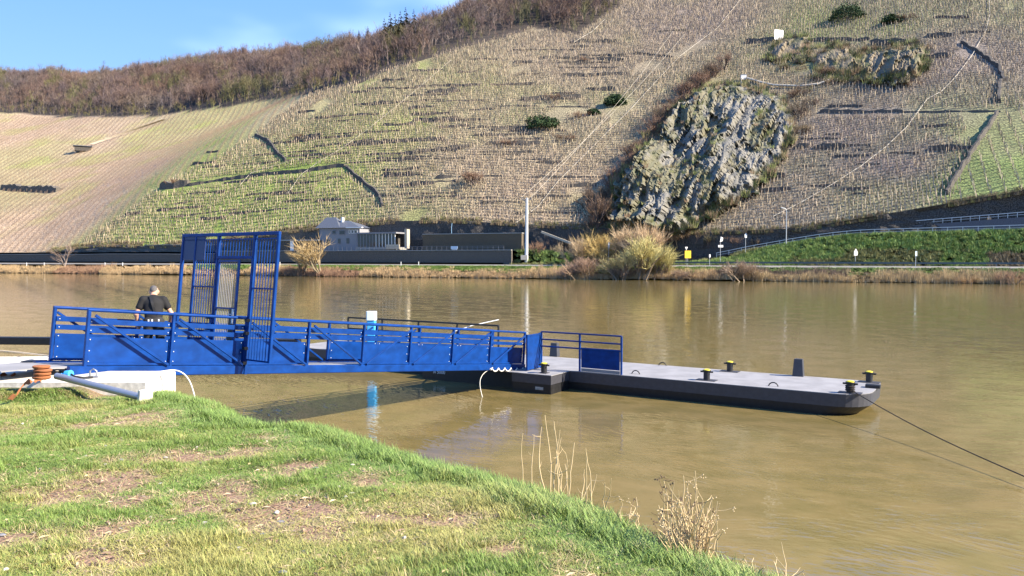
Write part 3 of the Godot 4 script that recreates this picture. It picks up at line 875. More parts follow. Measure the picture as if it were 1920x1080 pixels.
func make_shrubs() -> void:
	leaf_bush("broad dark green bush hanging over a terrace wall", 1018, 240, 84, 30, 1)
	leaf_bush("round dark green bush right of the broad one", 1155, 196, 52, 26, 2)
	leaf_bush("small dark green bush between the two larger ones", 1113, 213, 30, 12, 3)
	leaf_bush("dark green bush at the top of the slope above the rock ledge", 1590, 36, 90, 38, 4)
	leaf_bush("clipped dark green hedge above the rock ledge", 1672, 42, 58, 20, 6)
	var br := Color(.12, .085, .065)
	var i := 0
	for g in [[1120, 425, 80, 70], [1105, 392, 60, 56], [1150, 350, 60, 45], [1140, 385, 56, 50], [1185, 300, 62, 44], [1180, 330, 46, 40], [1215, 268, 64, 42], [1240, 235, 62, 42], [1270, 205, 60, 40], [1295, 180, 56, 38], [1320, 158, 50, 34], [1335, 140, 44, 30], [1200, 290, 50, 30], [1255, 215, 60, 34], [1165, 372, 50, 40], [1500, 220, 60, 40], [1490, 185, 50, 26], [1525, 200, 40, 24]]:
		shrub("brown_shrub", "leafless brown shrub in the scrub beside the grey cliff", "shrub", g[0], g[1], g[2], g[3], br, [Color(.2, .13, .085), Color(.17, .115, .075), Color(.24, .14, .085), Color(.16, .12, .08)][i % 4], 100 + i, "scrub along the cliff", 10, 5)
		i += 1
	for k in 30:
		var f := k / 29.0
		var x := lerpf(1342, 1112, pow(f, .85)) + rng.randf_range(-14, 14); var y := lerpf(135, 430, f) + rng.randf_range(-8, 8)
		shrub("brown_shrub", "leafless brown shrub in the scrub beside the grey cliff", "shrub", x, y, rng.randf_range(38, 62), rng.randf_range(26, 44), br, [Color(.26, .17, .12), Color(.21, .145, .1), Color(.3, .18, .12), Color(.2, .155, .1)][k % 4], 400 + k, "scrub along the cliff", 10, 5)
	for g in [[1085, 222, 40, 18], [890, 342, 60, 26], [950, 272, 50, 14], [1060, 262, 60, 14], [1040, 186, 50, 12], [1700, 38, 50, 16], [560, 258, 36, 10], [330, 345, 44, 14], [1092, 118, 34, 16]]:
		shrub("russet_shrub", "low russet leafless shrub growing over a terrace wall", "shrub", g[0], g[1], g[2], g[3], br, Color(.21, .125, .075), 140 + i, "shrubs on the terrace walls", 12, 5)
		i += 1
	for g in [[1545, 104, 50, 16], [1575, 122, 50, 20], [1555, 140, 60, 18], [1505, 132, 44, 14], [1600, 158, 50, 20], [1625, 98, 40, 14], [1690, 92, 40, 12], [1530, 150, 50, 16], [1740, 92, 30, 14], [1560, 158, 60, 16], [1470, 128, 50, 12], [1720, 160, 40, 12], [1500, 250, 50, 24], [1510, 172, 40, 14]]:
		shrub("ledge_scrub", "low brown scrub among the upper rocks and terraces", "shrub", g[0], g[1], g[2], g[3], br, [Color(.24, .18, .1), Color(.2, .19, .09), Color(.27, .18, .11)][i % 3], 240 + i, "scrub on the upper rocks", 12, 5)
		i += 1
	for g in [[1010, 474, 36, 26], [1065, 470, 44, 36], [1100, 462, 50, 40], [1160, 450, 60, 36], [1290, 452, 60, 30], [1330, 458, 50, 24], [1375, 462, 44, 26], [1420, 462, 40, 22], [1275, 440, 60, 34], [1040, 462, 30, 24]]:
		shrub("brush", "leafless brown brush growing at the foot of the dark walls", "shrub", g[0], g[1], g[2], g[3], br, [Color(.3, .21, .12), Color(.25, .2, .1), Color(.34, .2, .12)][i % 3], 200 + i, "brush at the foot of the walls", 12, 5)
		i += 1
	# riverside
	var tan := Color(.3, .21, .1)
	var w := shrub("willow_tree", "pale leafless willow on the bank in front of the winery wall", "tree", 602, 514, 92, 86, Color(.3, .24, .16), Color(.44, .32, .15), 77, "", 3, 6)
	shrub("willow_bush", "low brownish bush at the foot of the pale willow", "bush", 572, 513, 62, 58, Color(.2, .16, .11), Color(.3, .24, .12), 78, "", 10, 5)
	shrub("bare_tree", "small grey leafless tree alone on the bank", "tree", 122, 500, 60, 56, Color(.22, .17, .14), Color(.3, .22, .17), 79, "", 2, 5)
	for g in [[1215, 498, 120, 92, Color(.56, .41, .25), "large orange brown bush rising behind the yellow willow bush"], [1180, 496, 110, 84, Color(.55, .41, .25), "orange bush between the golden bush and the large orange brown one"], [1128, 497, 110, 72, Color(.55, .4, .15), "golden bush left of the yellow willow bush"], [1085, 497, 80, 62, Color(.46, .34, .2), "pale brown bush at the left end of the golden bushes"],
		[1205, 519, 140, 90, Color(.52, .45, .18), "yellow green willow bush overhanging the water"], [1240, 517, 70, 70, Color(.42, .37, .14), "olive willow bush beside the overhanging yellow one"], [1160, 521, 90, 56, Color(.4, .33, .15), "straw coloured tangle under the golden bush"], [1100, 521, 100, 50, Color(.34, .225, .15), "brown tangled bush at the water below the golden bush"], [1068, 521, 60, 34, Color(.36, .24, .17), "low reddish bush where the reeds begin"],
		[1392, 522, 100, 44, Color(.34, .25, .17), "grey brown twiggy bush at the water's edge below the embankment"], [1885, 534, 90, 36, Color(.36, .23, .14), "dead brown bush on the bank at the end of the grass strip"], [1805, 532, 56, 20, Color(.48, .33, .18), "small straw coloured bush beside the dead brown bush"], [1165, 523, 70, 34, Color(.24, .17, .12), "dark bare shrub at the waterline under the willow bush"], [1275, 522, 70, 24, Color(.3, .21, .14), "low dark brown shrub right of the willow bush"],
		[1045, 474, 50, 20, Color(.3, .24, .15), "low brown bush against the dark wall by the stair parapet"], [1120, 458, 60, 40, Color(.36, .25, .13), "brown bush at the foot of the shaded gully"], [1250, 462, 70, 36, Color(.42, .27, .15), "rusty bush at the foot of the big cliff"]]:
		shrub("bank_bush", g[5], "bush", g[0], g[1], g[2], g[3], Color(.22, .165, .11), g[4], 300 + i, "", 16, 6)
		i += 1

func make_bank_plants() -> void:
	var b := MB.new()
	var r := RandomNumberGenerator.new()
	r.seed = 11
	for i in 26:
		var a := r.randf() * TAU
		var p := Vector3(r.randfn() * .22, -0.1, r.randfn() * .22)
		var q := p + Vector3(cos(a) * .35 * r.randf(), r.randf_range(.5, 1.0), sin(a) * .35 * r.randf())
		var s := Vector3(sin(a), 0, -cos(a)) * 0.035
		b.tri(p + s, p - s, q, Color.WHITE * r.randf_range(.75, 1.1))
	var tuft := b.mesh()
	var at := []; var tint := []; var ga := []; var gt := []
	for i in 9000:
		var s := rng.randf_range(-190, 110)
		var t := 0.2 + absf(rng.randfn()) * 1.7
		var n := nz.get_noise_2d(s * 2.2, 5.0)
		if s > 76.0 and n < 0.1: t *= 0.35
		if n < -0.2 and rng.randf() < 0.6: continue
		t += 1.1 * nz.get_noise_1d(s * 4.0)
		var xz := xz_of(s, t)
		var k := rng.randf_range(.5, 1.25) * (1.0 + 0.7 * n)
		at.append(Transform3D(Basis(Vector3.UP, rng.randf() * TAU).scaled(Vector3(1.2, k * (0.6 + 0.9 * clampf(0.5 + nz.get_noise_2d(s * 9.0, 33.0), 0, 1)), 1.2)), Vector3(xz.x, bank_y(s, t) - 0.05, -xz.y)))
		var e := rng.randf_range(.7, 1.1)
		var c := Color(.55, .39, .21)
		if nz.get_noise_2d(s * 1.7, 90.0) > 0.1: c = Color(.38, .23, .14)
		if s > 50: c = c.lerp(Color(.5, .4, .22), 0.5)
		if s > 42 and s < 66 and t > 1.6: c = Color(.2, .14, .1)
		tint.append(c * e)
	scatter("dry_reeds", tuft, M.leafy, at, tint, "dry straw coloured reeds along the far waterline", "reeds")
	for i in 15000:
		var s := rng.randf_range(-95, 112)
		var t := rng.randf_range(2.2, 7.4)
		if s > 44.0 and rng.randf() < 0.72: t = rng.randf_range(11.0, 20.0)
		elif s > -5.0 and s < 44.0 and rng.randf() < 0.25: t = rng.randf_range(11.0, 18.0)
		elif s < -5.0 and t < 3.0: continue
		var xz := xz_of(s, t)
		ga.append(Transform3D(Basis(Vector3.UP, rng.randf() * TAU).scaled(Vector3(1.5, rng.randf_range(.25, .75) * (1.3 if t > 10.0 else 0.6), 1.5)), Vector3(xz.x, bank_y(s, t) - 0.03, -xz.y)))
		var e := rng.randf_range(.55, 1.2)
		var c := Color(.25, .35, .095)
		if nz.get_noise_2d(s * 3.0, t * 12.0) > 0.25: c = Color(.27, .27, .1)
		if s > 90.0 and t > 10.0 and t < 14.5: c = Color(.3, .24, .14)
		if t < 8.0 and s < 40.0: c = Color(.2, .3, .06)
		gt.append(c * e)
	for i in 3200:
		var s := rng.randf_range(-170, 108)
		var t := hill_start(s) + rng.randf_range(-.5, 1.6)
		var xz := xz_of(s, t)
		if nz.get_noise_1d(s * 5.0) < -0.25: continue
		ga.append(Transform3D(Basis(Vector3.UP, rng.randf() * TAU).scaled(Vector3.ONE * rng.randf_range(.5, 1.3)), Vector3(xz.x, hill_y(s, maxf(t, hill_start(s))) - .15, -xz.y)))
		gt.append([Color(.3, .23, .13), Color(.26, .25, .09), Color(.22, .16, .1)][i % 3] * rng.randf_range(.6, 1.1))
	scatter("bank_grass", tuft, M.leafy, ga, gt, "green grass and brambles on the far bank and embankment", "grass")

# ---------------------------------------------------------------- far side: buildings, poles, signs (local x = along the bank, z = -t)
func spot(u: float, v: float, t: float) -> Vector3:
	var d := Vector2((u - 960.0) / F, 1.0)
	var k := (t + BANK.dot(INTO)) / d.dot(INTO)
	return Vector3((d * k - BANK).dot(ALONG), EYE.y + (HORIZON - v) / F * k, -t)

func frame_of_bank() -> Transform3D:
	return Transform3D(Basis(Vector3(ALONG.x, 0, -ALONG.y), Vector3.UP, Vector3(-INTO.x, 0, INTO.y)), Vector3(BANK.x, 0, -BANK.y))

func on_bank(called: String, label: String, category: String, group := "") -> Node3D:
	var o := thing(called, label, category, Vector3.ZERO, group)
	o.transform = frame_of_bank()
	return o

func block(s0: float, s1: float, y0: float, y1: float, t0: float, t1: float) -> ArrayMesh:
	var b := MB.new()
	b.box(Transform3D(Basis(), Vector3((s0 + s1) * .5, (y0 + y1) * .5, -(t0 + t1) * .5)), Vector3(absf(s1 - s0), absf(y1 - y0), absf(t1 - t0)))
	return b.mesh()

func hip(s0: float, s1: float, t0: float, t1: float, y0: float, a: float, e: float, y1: float) -> ArrayMesh:
	var b := MB.new()
	var tm := -(t0 + t1) * .5
	var mid := Vector3((s0 + s1) * .5, y0, tm)
	var c := [Vector3(s0, y0, -t0), Vector3(s1, y0, -t0), Vector3(s1, y0, -t1), Vector3(s0, y0, -t1)]
	var p := Vector3(a, y1, tm); var q := Vector3(e, y1, tm)
	b.out_quad(c[0], c[1], q, p, mid); b.out_quad(c[3], c[2], q, p, mid); b.out_quad(c[0], c[3], p, p, mid); b.out_quad(c[1], c[2], q, q, mid)
	b.out_quad(c[0], c[1], c[2], c[3], mid + Vector3.UP)
	return b.mesh()

func foot_of_slope(s0: float, s1: float, label: String, m: Material) -> void:
	var b := MB.new()
	var last := []
	var s := s0
	while s <= s1:
		var h := hill_start(s)
		var y0 := bank_y(s, h - 0.7) - 0.3; var y1 := hill_y(s, h + 0.2) + 0.25 + 0.3 * nz.get_noise_1d(s * 7.0)
		var row := []
		for k in 6:
			var f := k / 5.0
			row.append(Vector3(s, lerpf(y0, y1, f), -(h - 0.7 + 0.5 * f + 0.55 * nz.get_noise_2d(s * 14.0, k * 40.0))))
		row.append(Vector3(s, y1, -(h + 0.6)))
		if last:
			for k in 6: b.out_quad(last[k], row[k], row[k + 1], last[k + 1], Vector3(s, y0 - 4.0, -(h + 20.0)))
		last = row
		s += 0.9
	put("masonry", b.mesh(), m, on_bank("slope_wall", label, "wall"))

func make_winery() -> void:
	foot_of_slope(-330.0, -62.0, "dark stone wall at the foot of the pale fields", M.slate)
	foot_of_slope(-62.0, -25.0, "dark retaining walls cut into the slope behind the house", M.dark_slate)
	foot_of_slope(-25.0, 47.0, "dark stone wall under the vines behind the cable pole", M.dark_slate)
	var h := on_bank("winery_house", "grey house with slate hip roofs on the terrace below the vines", "house")
	var t := 14.6
	var a := spot(600, 428, t); var e := spot(675, 428, t); var g := spot(600, 469, t)
	put("wall", block(a.x, e.x, g.y - .4, a.y + .05, t, t + 5.5), M.render_grey, h)
	var r1 := spot(613, 408, t + 2.8); var r2 := spot(631, 409, t + 2.8); var er := spot(640, 428, t)
	put("roof", hip(spot(594, 428, t).x, er.x, t - .5, t + 6.0, a.y, r1.x, r2.x, r1.y), M.roof, h)
	var r3 := spot(656, 414, t + 2.8)
	put("roof", hip(spot(615, 428, t).x, spot(678, 428, t).x, t - .6, t + 6.1, a.y + .02, r2.x - 1.5, r3.x, r3.y), M.roof, h)
	put("cornice", block(spot(652, 0, t).x, spot(682, 0, t).x, a.y - .12, a.y + .1, t - .75, t - .1), M.white, h)
	for w in [[624, 432, 631, 439, 0], [637, 432, 648, 440, 0], [660, 431, 664, 438, 1], [666, 431, 671, 438, 1], [655, 431, 658, 438, 1]]:
		var p := spot(w[0], w[1], t); var q := spot(w[2], w[3], t)
		var fr := put("window", block(p.x, q.x, q.y, p.y, t - .12, t + .02), M.white if w[4] else M.frame_grey, h)
		put("pane", block(p.x + .12, q.x - .12, q.y + .12, p.y - .12, t - .15, t - .1), M.glass_dark, fr)
	for w in [[613, 448, 619, 458], [634, 447, 640, 457], [650, 446, 656, 457]]:
		var p := spot(w[0], w[1], t); var q := spot(w[2], w[3], t)
		var fr := put("window", block(p.x, q.x, q.y, p.y, t - .08, t + .02), M.frame_grey, h)
		put("pane", block(p.x + .1, q.x - .1, q.y + .1, p.y - .1, t - .11, t - .06), M.glass_dark, fr)
	put("chimney", block(spot(632, 0, t).x, spot(635, 0, t).x, r3.y - .5, r3.y + .9, t + 2.0, t + 2.7), M.white, h)
	# flat-roofed tasting pavilion
	var p := on_bank("pavilion", "low flat roofed glass pavilion beside the grey house", "building")
	t = 14.0
	var p0 := spot(669, 438, t); var p1 := spot(745, 440, t); var fl := spot(700, 463, t)
	put("roof", block(p0.x, p1.x, p0.y - .12, p0.y + .22, t - .5, t + 5.0), M.render_grey, p)
	put("back_wall", block(p0.x, p1.x - 1.5, fl.y - .6, p0.y - .1, t + 3.0, t + 4.0), M.dark_slate, p)
	put("floor", block(p0.x, p1.x, fl.y - .7, fl.y - .1, t - .4, t + 4.6), M.concrete_grey, p)
	for k in 13:
		var s := lerpf(p0.x + .3, p1.x - .6, k / 12.0)
		put("column", block(s - .07, s + .07, fl.y - .1, p0.y - .12, t - .05, t + .1), M.white if k > 5 else M.frame_grey, p)
		if k < 12: put("pane", block(s + .08, lerpf(p0.x + .3, p1.x - .6, (k + 1) / 12.0) - .08, fl.y - .1, p0.y - .14, t + .01, t + .04), M.glass_dark, p)
	put("parapet", block(spot(725, 0, 13.2).x, spot(749, 0, 13.2).x, fl.y - .6, fl.y + .55, 13.1, 13.35), M.cream, p)
	var rl := on_bank("terrace_railing", "thin railing along the winery terrace wall", "railing")
	var mb := MB.new()
	for k in 40:
		var s := -60.0 + k * 1.35
		mb.box(Transform3D(Basis(), Vector3(s, 6.75, -12.75)), Vector3(.05, 1.0, .05))
	for y in [6.8, 7.2]: mb.box(Transform3D(Basis(), Vector3(-33.7, y, -12.75)), Vector3(52.6, .05, .05))
	put("bars", mb.mesh(), M.frame_grey, rl)
	var pw := on_bank("wall_pier", "tall pale wall end lit by the sun beside the pavilion", "wall")
	var q0 := spot(760, 430, 14.5); var q1 := spot(768, 466, 14.5)
	put("masonry", block(q0.x, q0.x + .7, q1.y, q0.y, 14.2, 15.6), M.cream, pw)
	var sw := on_bank("stone_wall", "brown stone wall with pale capping right of the pavilion", "wall")
	var w0 := spot(793, 440, 16.0); var w1 := spot(978, 441, 16.0); var w2 := spot(880, 470, 16.0)
	put("masonry", block(w0.x, w1.x, 2.5, w0.y, 16.0, 17.2), M.stone_brown, sw)
	put("coping", block(w0.x - .1, w1.x + .1, w0.y, w0.y + .18, 15.9, 17.3), M.concrete_grey, sw)
	# sheds left of the willow
	var g2 := on_bank("garage", "dark garage with a white door post left of the willow", "building")
	var c0 := spot(522, 452, 13.6); var c1 := spot(598, 469, 13.6)
	put("wall", block(c0.x, c1.x, 4.5, c0.y, 13.5, 16.5), M.dark_slate, g2)
	put("roof", block(c0.x - .3, c1.x + .3, c0.y, c0.y + .3, 13.2, 16.6), M.concrete_grey, g2)
	put("door_post", block(spot(545, 0, 13.4).x, spot(551, 0, 13.4).x, 6.2, c0.y - .05, 13.36, 13.48), M.white, g2)
	# stairs and ramp right of the brown wall
	var st := on_bank("stair_wall", "pale sloping stair parapet beside the cable pole", "wall")
	var mb2 := MB.new()
	var s0 := spot(1015, 435, 17.0); var s1 := spot(1075, 458, 17.0)
	mb2.bar(Vector3(s0.x, s0.y, -17), Vector3(s1.x, s1.y, -17), .5, .5, Vector3.BACK)
	put("parapet", mb2.mesh(), M.cream, st)

func post_sign(label: String, u: float, v_top: float, t: float, board: Callable, m_post: Material) -> Node3D:
	var q := spot(u, v_top, t)
	var y := bank_y(q.x, t)
	var p := frame_of_bank() * Vector3(q.x, y, -t)
	var o := thing("road_sign", label, "sign", p)
	var b := MB.new()
	b.tube([Vector3(0, -.3, 0), Vector3(0, q.y - y, 0)], [.05], 7)
	put("post", b.mesh(), m_post, o)
	board.call(o, q.y - y, -p.z / F)
	return o

func plate(o: Node3D, pts: Array, z: float, m: Material, called := "board") -> void:   # a thin board, outline in metres
	var b := MB.new()
	var n := pts.size()
	var mid := Vector2.ZERO
	for p in pts: mid += p / float(n)
	for i in n:
		var p: Vector2 = pts[i]; var q: Vector2 = pts[(i + 1) % n]
		for f in [z - .02, z + .02]: b.stri([Vector3(mid.x, mid.y, f), Vector3(p.x, p.y, f), Vector3(q.x, q.y, f)], [Vector3(0, 0, signf(f - z))] .map(func(e): return e) + [Vector3(0, 0, signf(f - z)), Vector3(0, 0, signf(f - z))], Color.WHITE)
		b.out_quad(Vector3(p.x, p.y, z - .02), Vector3(q.x, q.y, z - .02), Vector3(q.x, q.y, z + .02), Vector3(p.x, p.y, z + .02), Vector3(mid.x, mid.y, z))
	put(called, b.mesh(), m, o).rotation.y = 0.35

func rect(w: float, y0: float, y1: float) -> Array:
	return [Vector2(-w, y0), Vector2(w, y0), Vector2(w, y1), Vector2(-w, y1)]

func make_roadside() -> void:
	var steel: Material = M.galvanised
	# cable pole with lines up the slope
	var p := hit(987, 490)
	var o := thing("cable_pole", "tall pale grey pole on the far bank with cables running uphill", "pole", p)
	var b := MB.new()
	b.tube([Vector3(0, -.4, 0), Vector3(0.1, 14.6, 0)], [.42, .28], 12)
	put("mast", b.mesh(), M.pole, o)
	b = MB.new()
	b.bar(Vector3(-1.2, 14.3, 0), Vector3(1.2, 14.3, 0), .14, .14)
	for x in [-1.1, 0.0, 1.1]: b.tube([Vector3(x, 14.35, 0), Vector3(x, 14.8, 0)], [.07], 6)
	put("crossarm", b.mesh(), M.frame_grey, o)
	b = MB.new()
	b.box(Transform3D(Basis(), Vector3(-.55, .9, .5)), Vector3(1.5, 1.1, .5))
	put("cabinet", b.mesh(), M.concrete_grey, o)
	var top := p + Vector3(0, 14.5, 0)
	for c in [[1283, 72, -1.1, "pale cable from the pole straight up the slope"], [1262, 66, 1.1, "second pale cable beside the straight one up the slope"]]:
		var q := hit(c[0], c[1]) + Vector3(0, 1.5, 0)
		b = MB.new()
		var pts := []
		for i in 25:
			var f := i / 24.0
			pts.append((top + Vector3(c[2], .3, 0)).lerp(q, f) - Vector3(0, 8.0 * f * (1.0 - f), 0))
		b.tube(pts, [.035], 5)
		tag(put("cable", b.mesh(), M.cable), c[3], "cable")
	for tr in [[[1855, 0, 1856, 30, 1848, 62, 1822, 108, 1790, 150, 1765, 175, 1738, 190, 1722, 212, 1700, 242, 1660, 280, 1615, 315, 1560, 350, 1500, 385, 1450, 410], "pale monorail track winding down the right hand slope", 0.075],
		[[1388, 2, 1345, 55, 1275, 108, 1235, 150, 1185, 205, 1140, 250, 1090, 300, 1045, 345, 1010, 390, 970, 420, 940, 437], "pale monorail track running down to the cable pole", 0.065],
		[[846, 115, 800, 155, 740, 205, 690, 245, 640, 282, 600, 305, 565, 330, 540, 365], "faint yellow monorail track down the spur", 0.05],
		[[560, 300, 520, 312, 470, 328, 450, 350], "short pale track at the end of the long terrace wall", 0.07],
		[[1135, 38, 1110, 62, 1076, 82], "pale track below the wood at the top of the vineyard", 0.1],
		[[1395, 148, 1425, 157, 1450, 163, 1500, 165, 1535, 161, 1556, 153], "pale path edge on top of the big cliff", 0.34]]:
		b = MB.new()
		var pts := []
		for i in range(0, tr[0].size() - 2, 2):
			var p0 := Vector2(tr[0][i], tr[0][i + 1]); var p1 := Vector2(tr[0][i + 2], tr[0][i + 3])
			var k := maxi(1, int(p0.distance_to(p1) / 14.0))
			for j in k:
				var q := p0.lerp(p1, float(j) / k)
				pts.append(hit(q.x, q.y) + Vector3(0, .55, 0))
		pts.append(hit(tr[0][-2], tr[0][-1]) + Vector3(0, .55, 0))
		var ob := thing("monorail_track", tr[1], "track")
		b.tube(pts, [tr[2]], 5)
		put("rail", b.mesh(), M.cable, ob)
		b = MB.new()
		for q in pts: b.tube([q, q - Vector3(0, .9, 0)], [.05], 4)
		put("props", b.mesh(), M.cable, ob)
	# field track with a white edge in the pale fields
	# street lamp on the upper road
	p = hit(1474, 460)
	o = thing("street_lamp", "slender grey street lamp beside the upper road", "lamp", p)
	b = MB.new()
	b.tube([Vector3(0, -.3, 0), Vector3(0, 7.0, 0), Vector3(-.12, 7.5, 0), Vector3(-.5, 7.75, 0)], [.11, .09, .08, .07], 8)
	put("mast", b.mesh(), steel, o)
	b = MB.new()
	b.box(Transform3D(Basis(Vector3.BACK, -.25), Vector3(-.75, 7.82, 0)), Vector3(.75, .16, .32))
	put("lantern", b.mesh(), M.white, o)
	# signs
	post_sign("yellow direction board on the verge below the vines", 1289, 471, 11.2, func(n, h, k):
		plate(n, rect(6.6 * k, h - 13.0 * k, h + .1), .08, M.yellow), steel)
	post_sign("small white warning triangle just above the yellow board", 1286, 463, 12.0, func(n, h, k):
		plate(n, [Vector2(-.35, h), Vector2(.35, h), Vector2(0, h - .65)], .08, M.white), steel)
	post_sign("white house shaped sign in front of the green embankment", 1603, 467, 12.2, func(n, h, k):
		plate(n, [Vector2(-.42, h - 1.25), Vector2(.42, h - 1.25), Vector2(.42, h - .5), Vector2(0, h + .1), Vector2(-.42, h - .5)], .08, M.white), steel)
	post_sign("narrow pale blue sign on a post by the lower road", 1716, 471, 7.2, func(n, h, k):
		plate(n, rect(.22, h - .9, h), .08, M.pale_blue), steel)
	post_sign("white angled sign above a small white board at the embankment's start", 1350, 444, 13.5, func(n, h, k):
		plate(n, [Vector2(-.2, h - 1.1), Vector2(.5, h - .9), Vector2(.6, h - .2), Vector2(.1, h)], .08, M.white)
		plate(n, rect(.6, h - 2.2, h - 1.75), .1, M.white), steel)
	post_sign("small white round topped sign at the foot of the vines", 1397, 437, 18.0, func(n, h, k):
		plate(n, [Vector2(-.25, h - 1.0), Vector2(.25, h - 1.0), Vector2(.3, h - .3), Vector2(0, h + .05), Vector2(-.3, h - .3)], .08, M.white), steel)
	post_sign("thin pale sign post at the left end of the embankment", 1330, 477, 7.1, func(n, h, k):
		plate(n, rect(.16, h - .6, h), .08, M.white), steel)
	post_sign("thin white sign post among the golden bushes", 1141, 455, 11.0, func(n, h, k):
		plate(n, rect(.16, h - 1.2, h), .08, M.white), steel)
	var nb := on_bank("notice_board", "blue and white notice board on the winery terrace wall", "sign")
	var np := spot(852, 466, 12.45)
	put("board", block(np.x - .9, np.x + .9, np.y - .1, np.y + .55, 12.4, 12.45), M.pale_blue, nb)
	put("legs", block(np.x - .7, np.x + .7, 6.2, np.y, 12.46, 12.5), M.galvanised, nb)
	for u in [50, 83, 197, 230, 525, 561, 752, 785]:
		var q := hit(u, 499)
		b = MB.new()
		b.box(Transform3D(Basis(), Vector3(0, .45, 0)), Vector3(.16, 1.1, .14))
		b.box(Transform3D(Basis(Vector3.BACK, .3), Vector3(0, 1.0, 0)), Vector3(.13, .1, .13))
		var m := put("marker_post", b.mesh(), M.white)
		m.position = q
		tag(m, "small white marker post at the edge of the river road", "post", "marker posts on the river road")
	# white panels on the slope
	p = hit(1460, 78)
	o = thing("white_billboard", "square white panel standing on the upper rock ledge", "billboard", p)
	var k := -p.z / F
	plate(o, rect(10.0 * k, 3.0 * k, 21.5 * k), 0.1, M.white)
	b = MB.new()
	for x in [-1.0, 1.0]: b.tube([Vector3(x, -.5, 0), Vector3(x, 3.0, 0)], [.07], 6)
	put("legs", b.mesh(), steel, o)
	p = hit(1394, 150)
	o = thing("white_cabinet", "small white box on top of the big cliff", "cabinet", p)
	b = MB.new()
	b.box(Transform3D(Basis(), Vector3(0, .8, 0)), Vector3(1.6, 1.5, .8))
	put("casing", b.mesh(), M.white, o)
	b = MB.new()
	b.box(Transform3D(Basis(), Vector3(0, 1.6, 0)), Vector3(1.75, .1, .95))
	put("lid", b.mesh(), M.concrete_grey, o)
	# dark shelter in the fields
	p = hit(155, 284)
	o = thing("field_shelter", "low dark shed roof beside the pale field track", "shed", p)
	b = MB.new()
	b.box(Transform3D(Basis(Vector3.UP, .5), Vector3(0, 1.2, 0)), Vector3(7.0, 2.2, 4.0))
	put("wall", b.mesh(), M.dark_slate, o)
	b = MB.new()
	b.box(Transform3D(Basis(Vector3.UP, .5), Vector3(0, 2.5, 0)), Vector3(8.2, .3, 5.0))
	put("roof", b.mesh(), M.roof, o)
	var rb := MB.new()
	var lastq := []
	for i in 13:
		var f := i / 12.0
		var q := hit(lerpf(172, 308, f), lerpf(274, 228, f))
		var row := [q + Vector3(-.6, 1.0, .8), q + Vector3(.6, 1.1, -.8)]
		if lastq: rb.out_quad(lastq[0], row[0], row[1], lastq[1], q - Vector3.UP * 9.0)
		lastq = row
	setting("path", rb.mesh(), M.cream)
	# railings and parapet of the upper road
	railing("near railing along the river side of the upper road", 40.0, 112.0, 19.7, 2.6, 1.0, func(s): return bank_y(s, 19.7))
	var par := on_bank("parapet_wall", "grey concrete parapet rising behind the upper road", "wall")
	var mb := MB.new()
	for i in 50:
		var s := 46.0 + i * 1.35; var e := s + 1.35
		var h0 := bank_y(s, 24.0) + maxf(0.2, (s - 46.0) * 0.052); var h1 := bank_y(e, 24.0) + maxf(0.2, (e - 46.0) * 0.052)
		mb.out_quad(Vector3(s, bank_y(s, 24) - .2, -23.9), Vector3(e, bank_y(e, 24) - .2, -23.9), Vector3(e, h1, -23.9), Vector3(s, h0, -23.9), Vector3(s, h0, -30))
		mb.out_quad(Vector3(s, h0, -23.9), Vector3(e, h1, -23.9), Vector3(e, h1, -24.3), Vector3(s, h0, -24.3), Vector3(s, 0, -24))
		mb.out_quad(Vector3(s, bank_y(s, 24) - .2, -24.3), Vector3(e, bank_y(e, 24) - .2, -24.3), Vector3(e, h1, -24.3), Vector3(s, h0, -24.3), Vector3(s, h0, -10))
	put("concrete", mb.mesh(), M.concrete_dark, par)
	railing("upper railing on top of the rising grey parapet", 47.0, 112.0, 24.1, 1.6, 0.95, func(s): return bank_y(s, 24.0) + maxf(0.2, (s - 46.0) * 0.052))
	var gr := on_bank("guard_rail", "dark guard rail along the lower river road below the embankment", "guard rail")
	for i in 24:
		mb = MB.new()
		var s := 30.0 + i * 3.4
		mb.box(Transform3D(Basis(), Vector3(s, bank_y(s, 10.9) + .35, -10.9)), Vector3(.12, .9, .1))
		put("post", mb.mesh(), M.frame_grey, gr)
	mb = MB.new()
	mb.bar(Vector3(30, bank_y(50, 10.9) + .62, -10.85), Vector3(112, bank_y(50, 10.9) + .62, -10.85), .08, .34)
	put("beam", mb.mesh(), M.teal_steel, gr)

func railing(label: String, s0: float, s1: float, t: float, gap: float, high: float, foot: Callable) -> void:
	var o := on_bank("railing", label, "railing")
	var mb := MB.new()
	var s := s0
	while s < s1:
		mb = MB.new()
		var y: float = foot.call(s)
		mb.box(Transform3D(Basis(), Vector3(s, y + high * .5 - .1, -t)), Vector3(.09, high + .2, .07))
		put("post", mb.mesh(), M.galvanised, o)
		for k in [1.0, 0.5]:
			mb = MB.new()
			var y2: float = foot.call(s + gap)
			mb.bar(Vector3(s, y + high * k, -t), Vector3(s + gap, y2 + high * k, -t), .08, .12 if k == 1.0 else .06)
			put("rail", mb.mesh(), M.galvanised, o)
		s += gap

# ---------------------------------------------------------------- pontoon (local x: along it away from the camera, z: towards the far side)
const DECK := 0.645
const CORNER := Vector3(9.9, 0, -21.8)
func pontoon_frame() -> Transform3D:
	var x := Vector3(-.845, 0, -.535).normalized()
	return Transform3D(Basis(x, Vector3.UP, x.cross(Vector3.UP)), CORNER)

func on_pontoon(u: float, v: float, y := DECK) -> Vector3:
	return pontoon_frame().affine_inverse() * at_height(u, v, y)

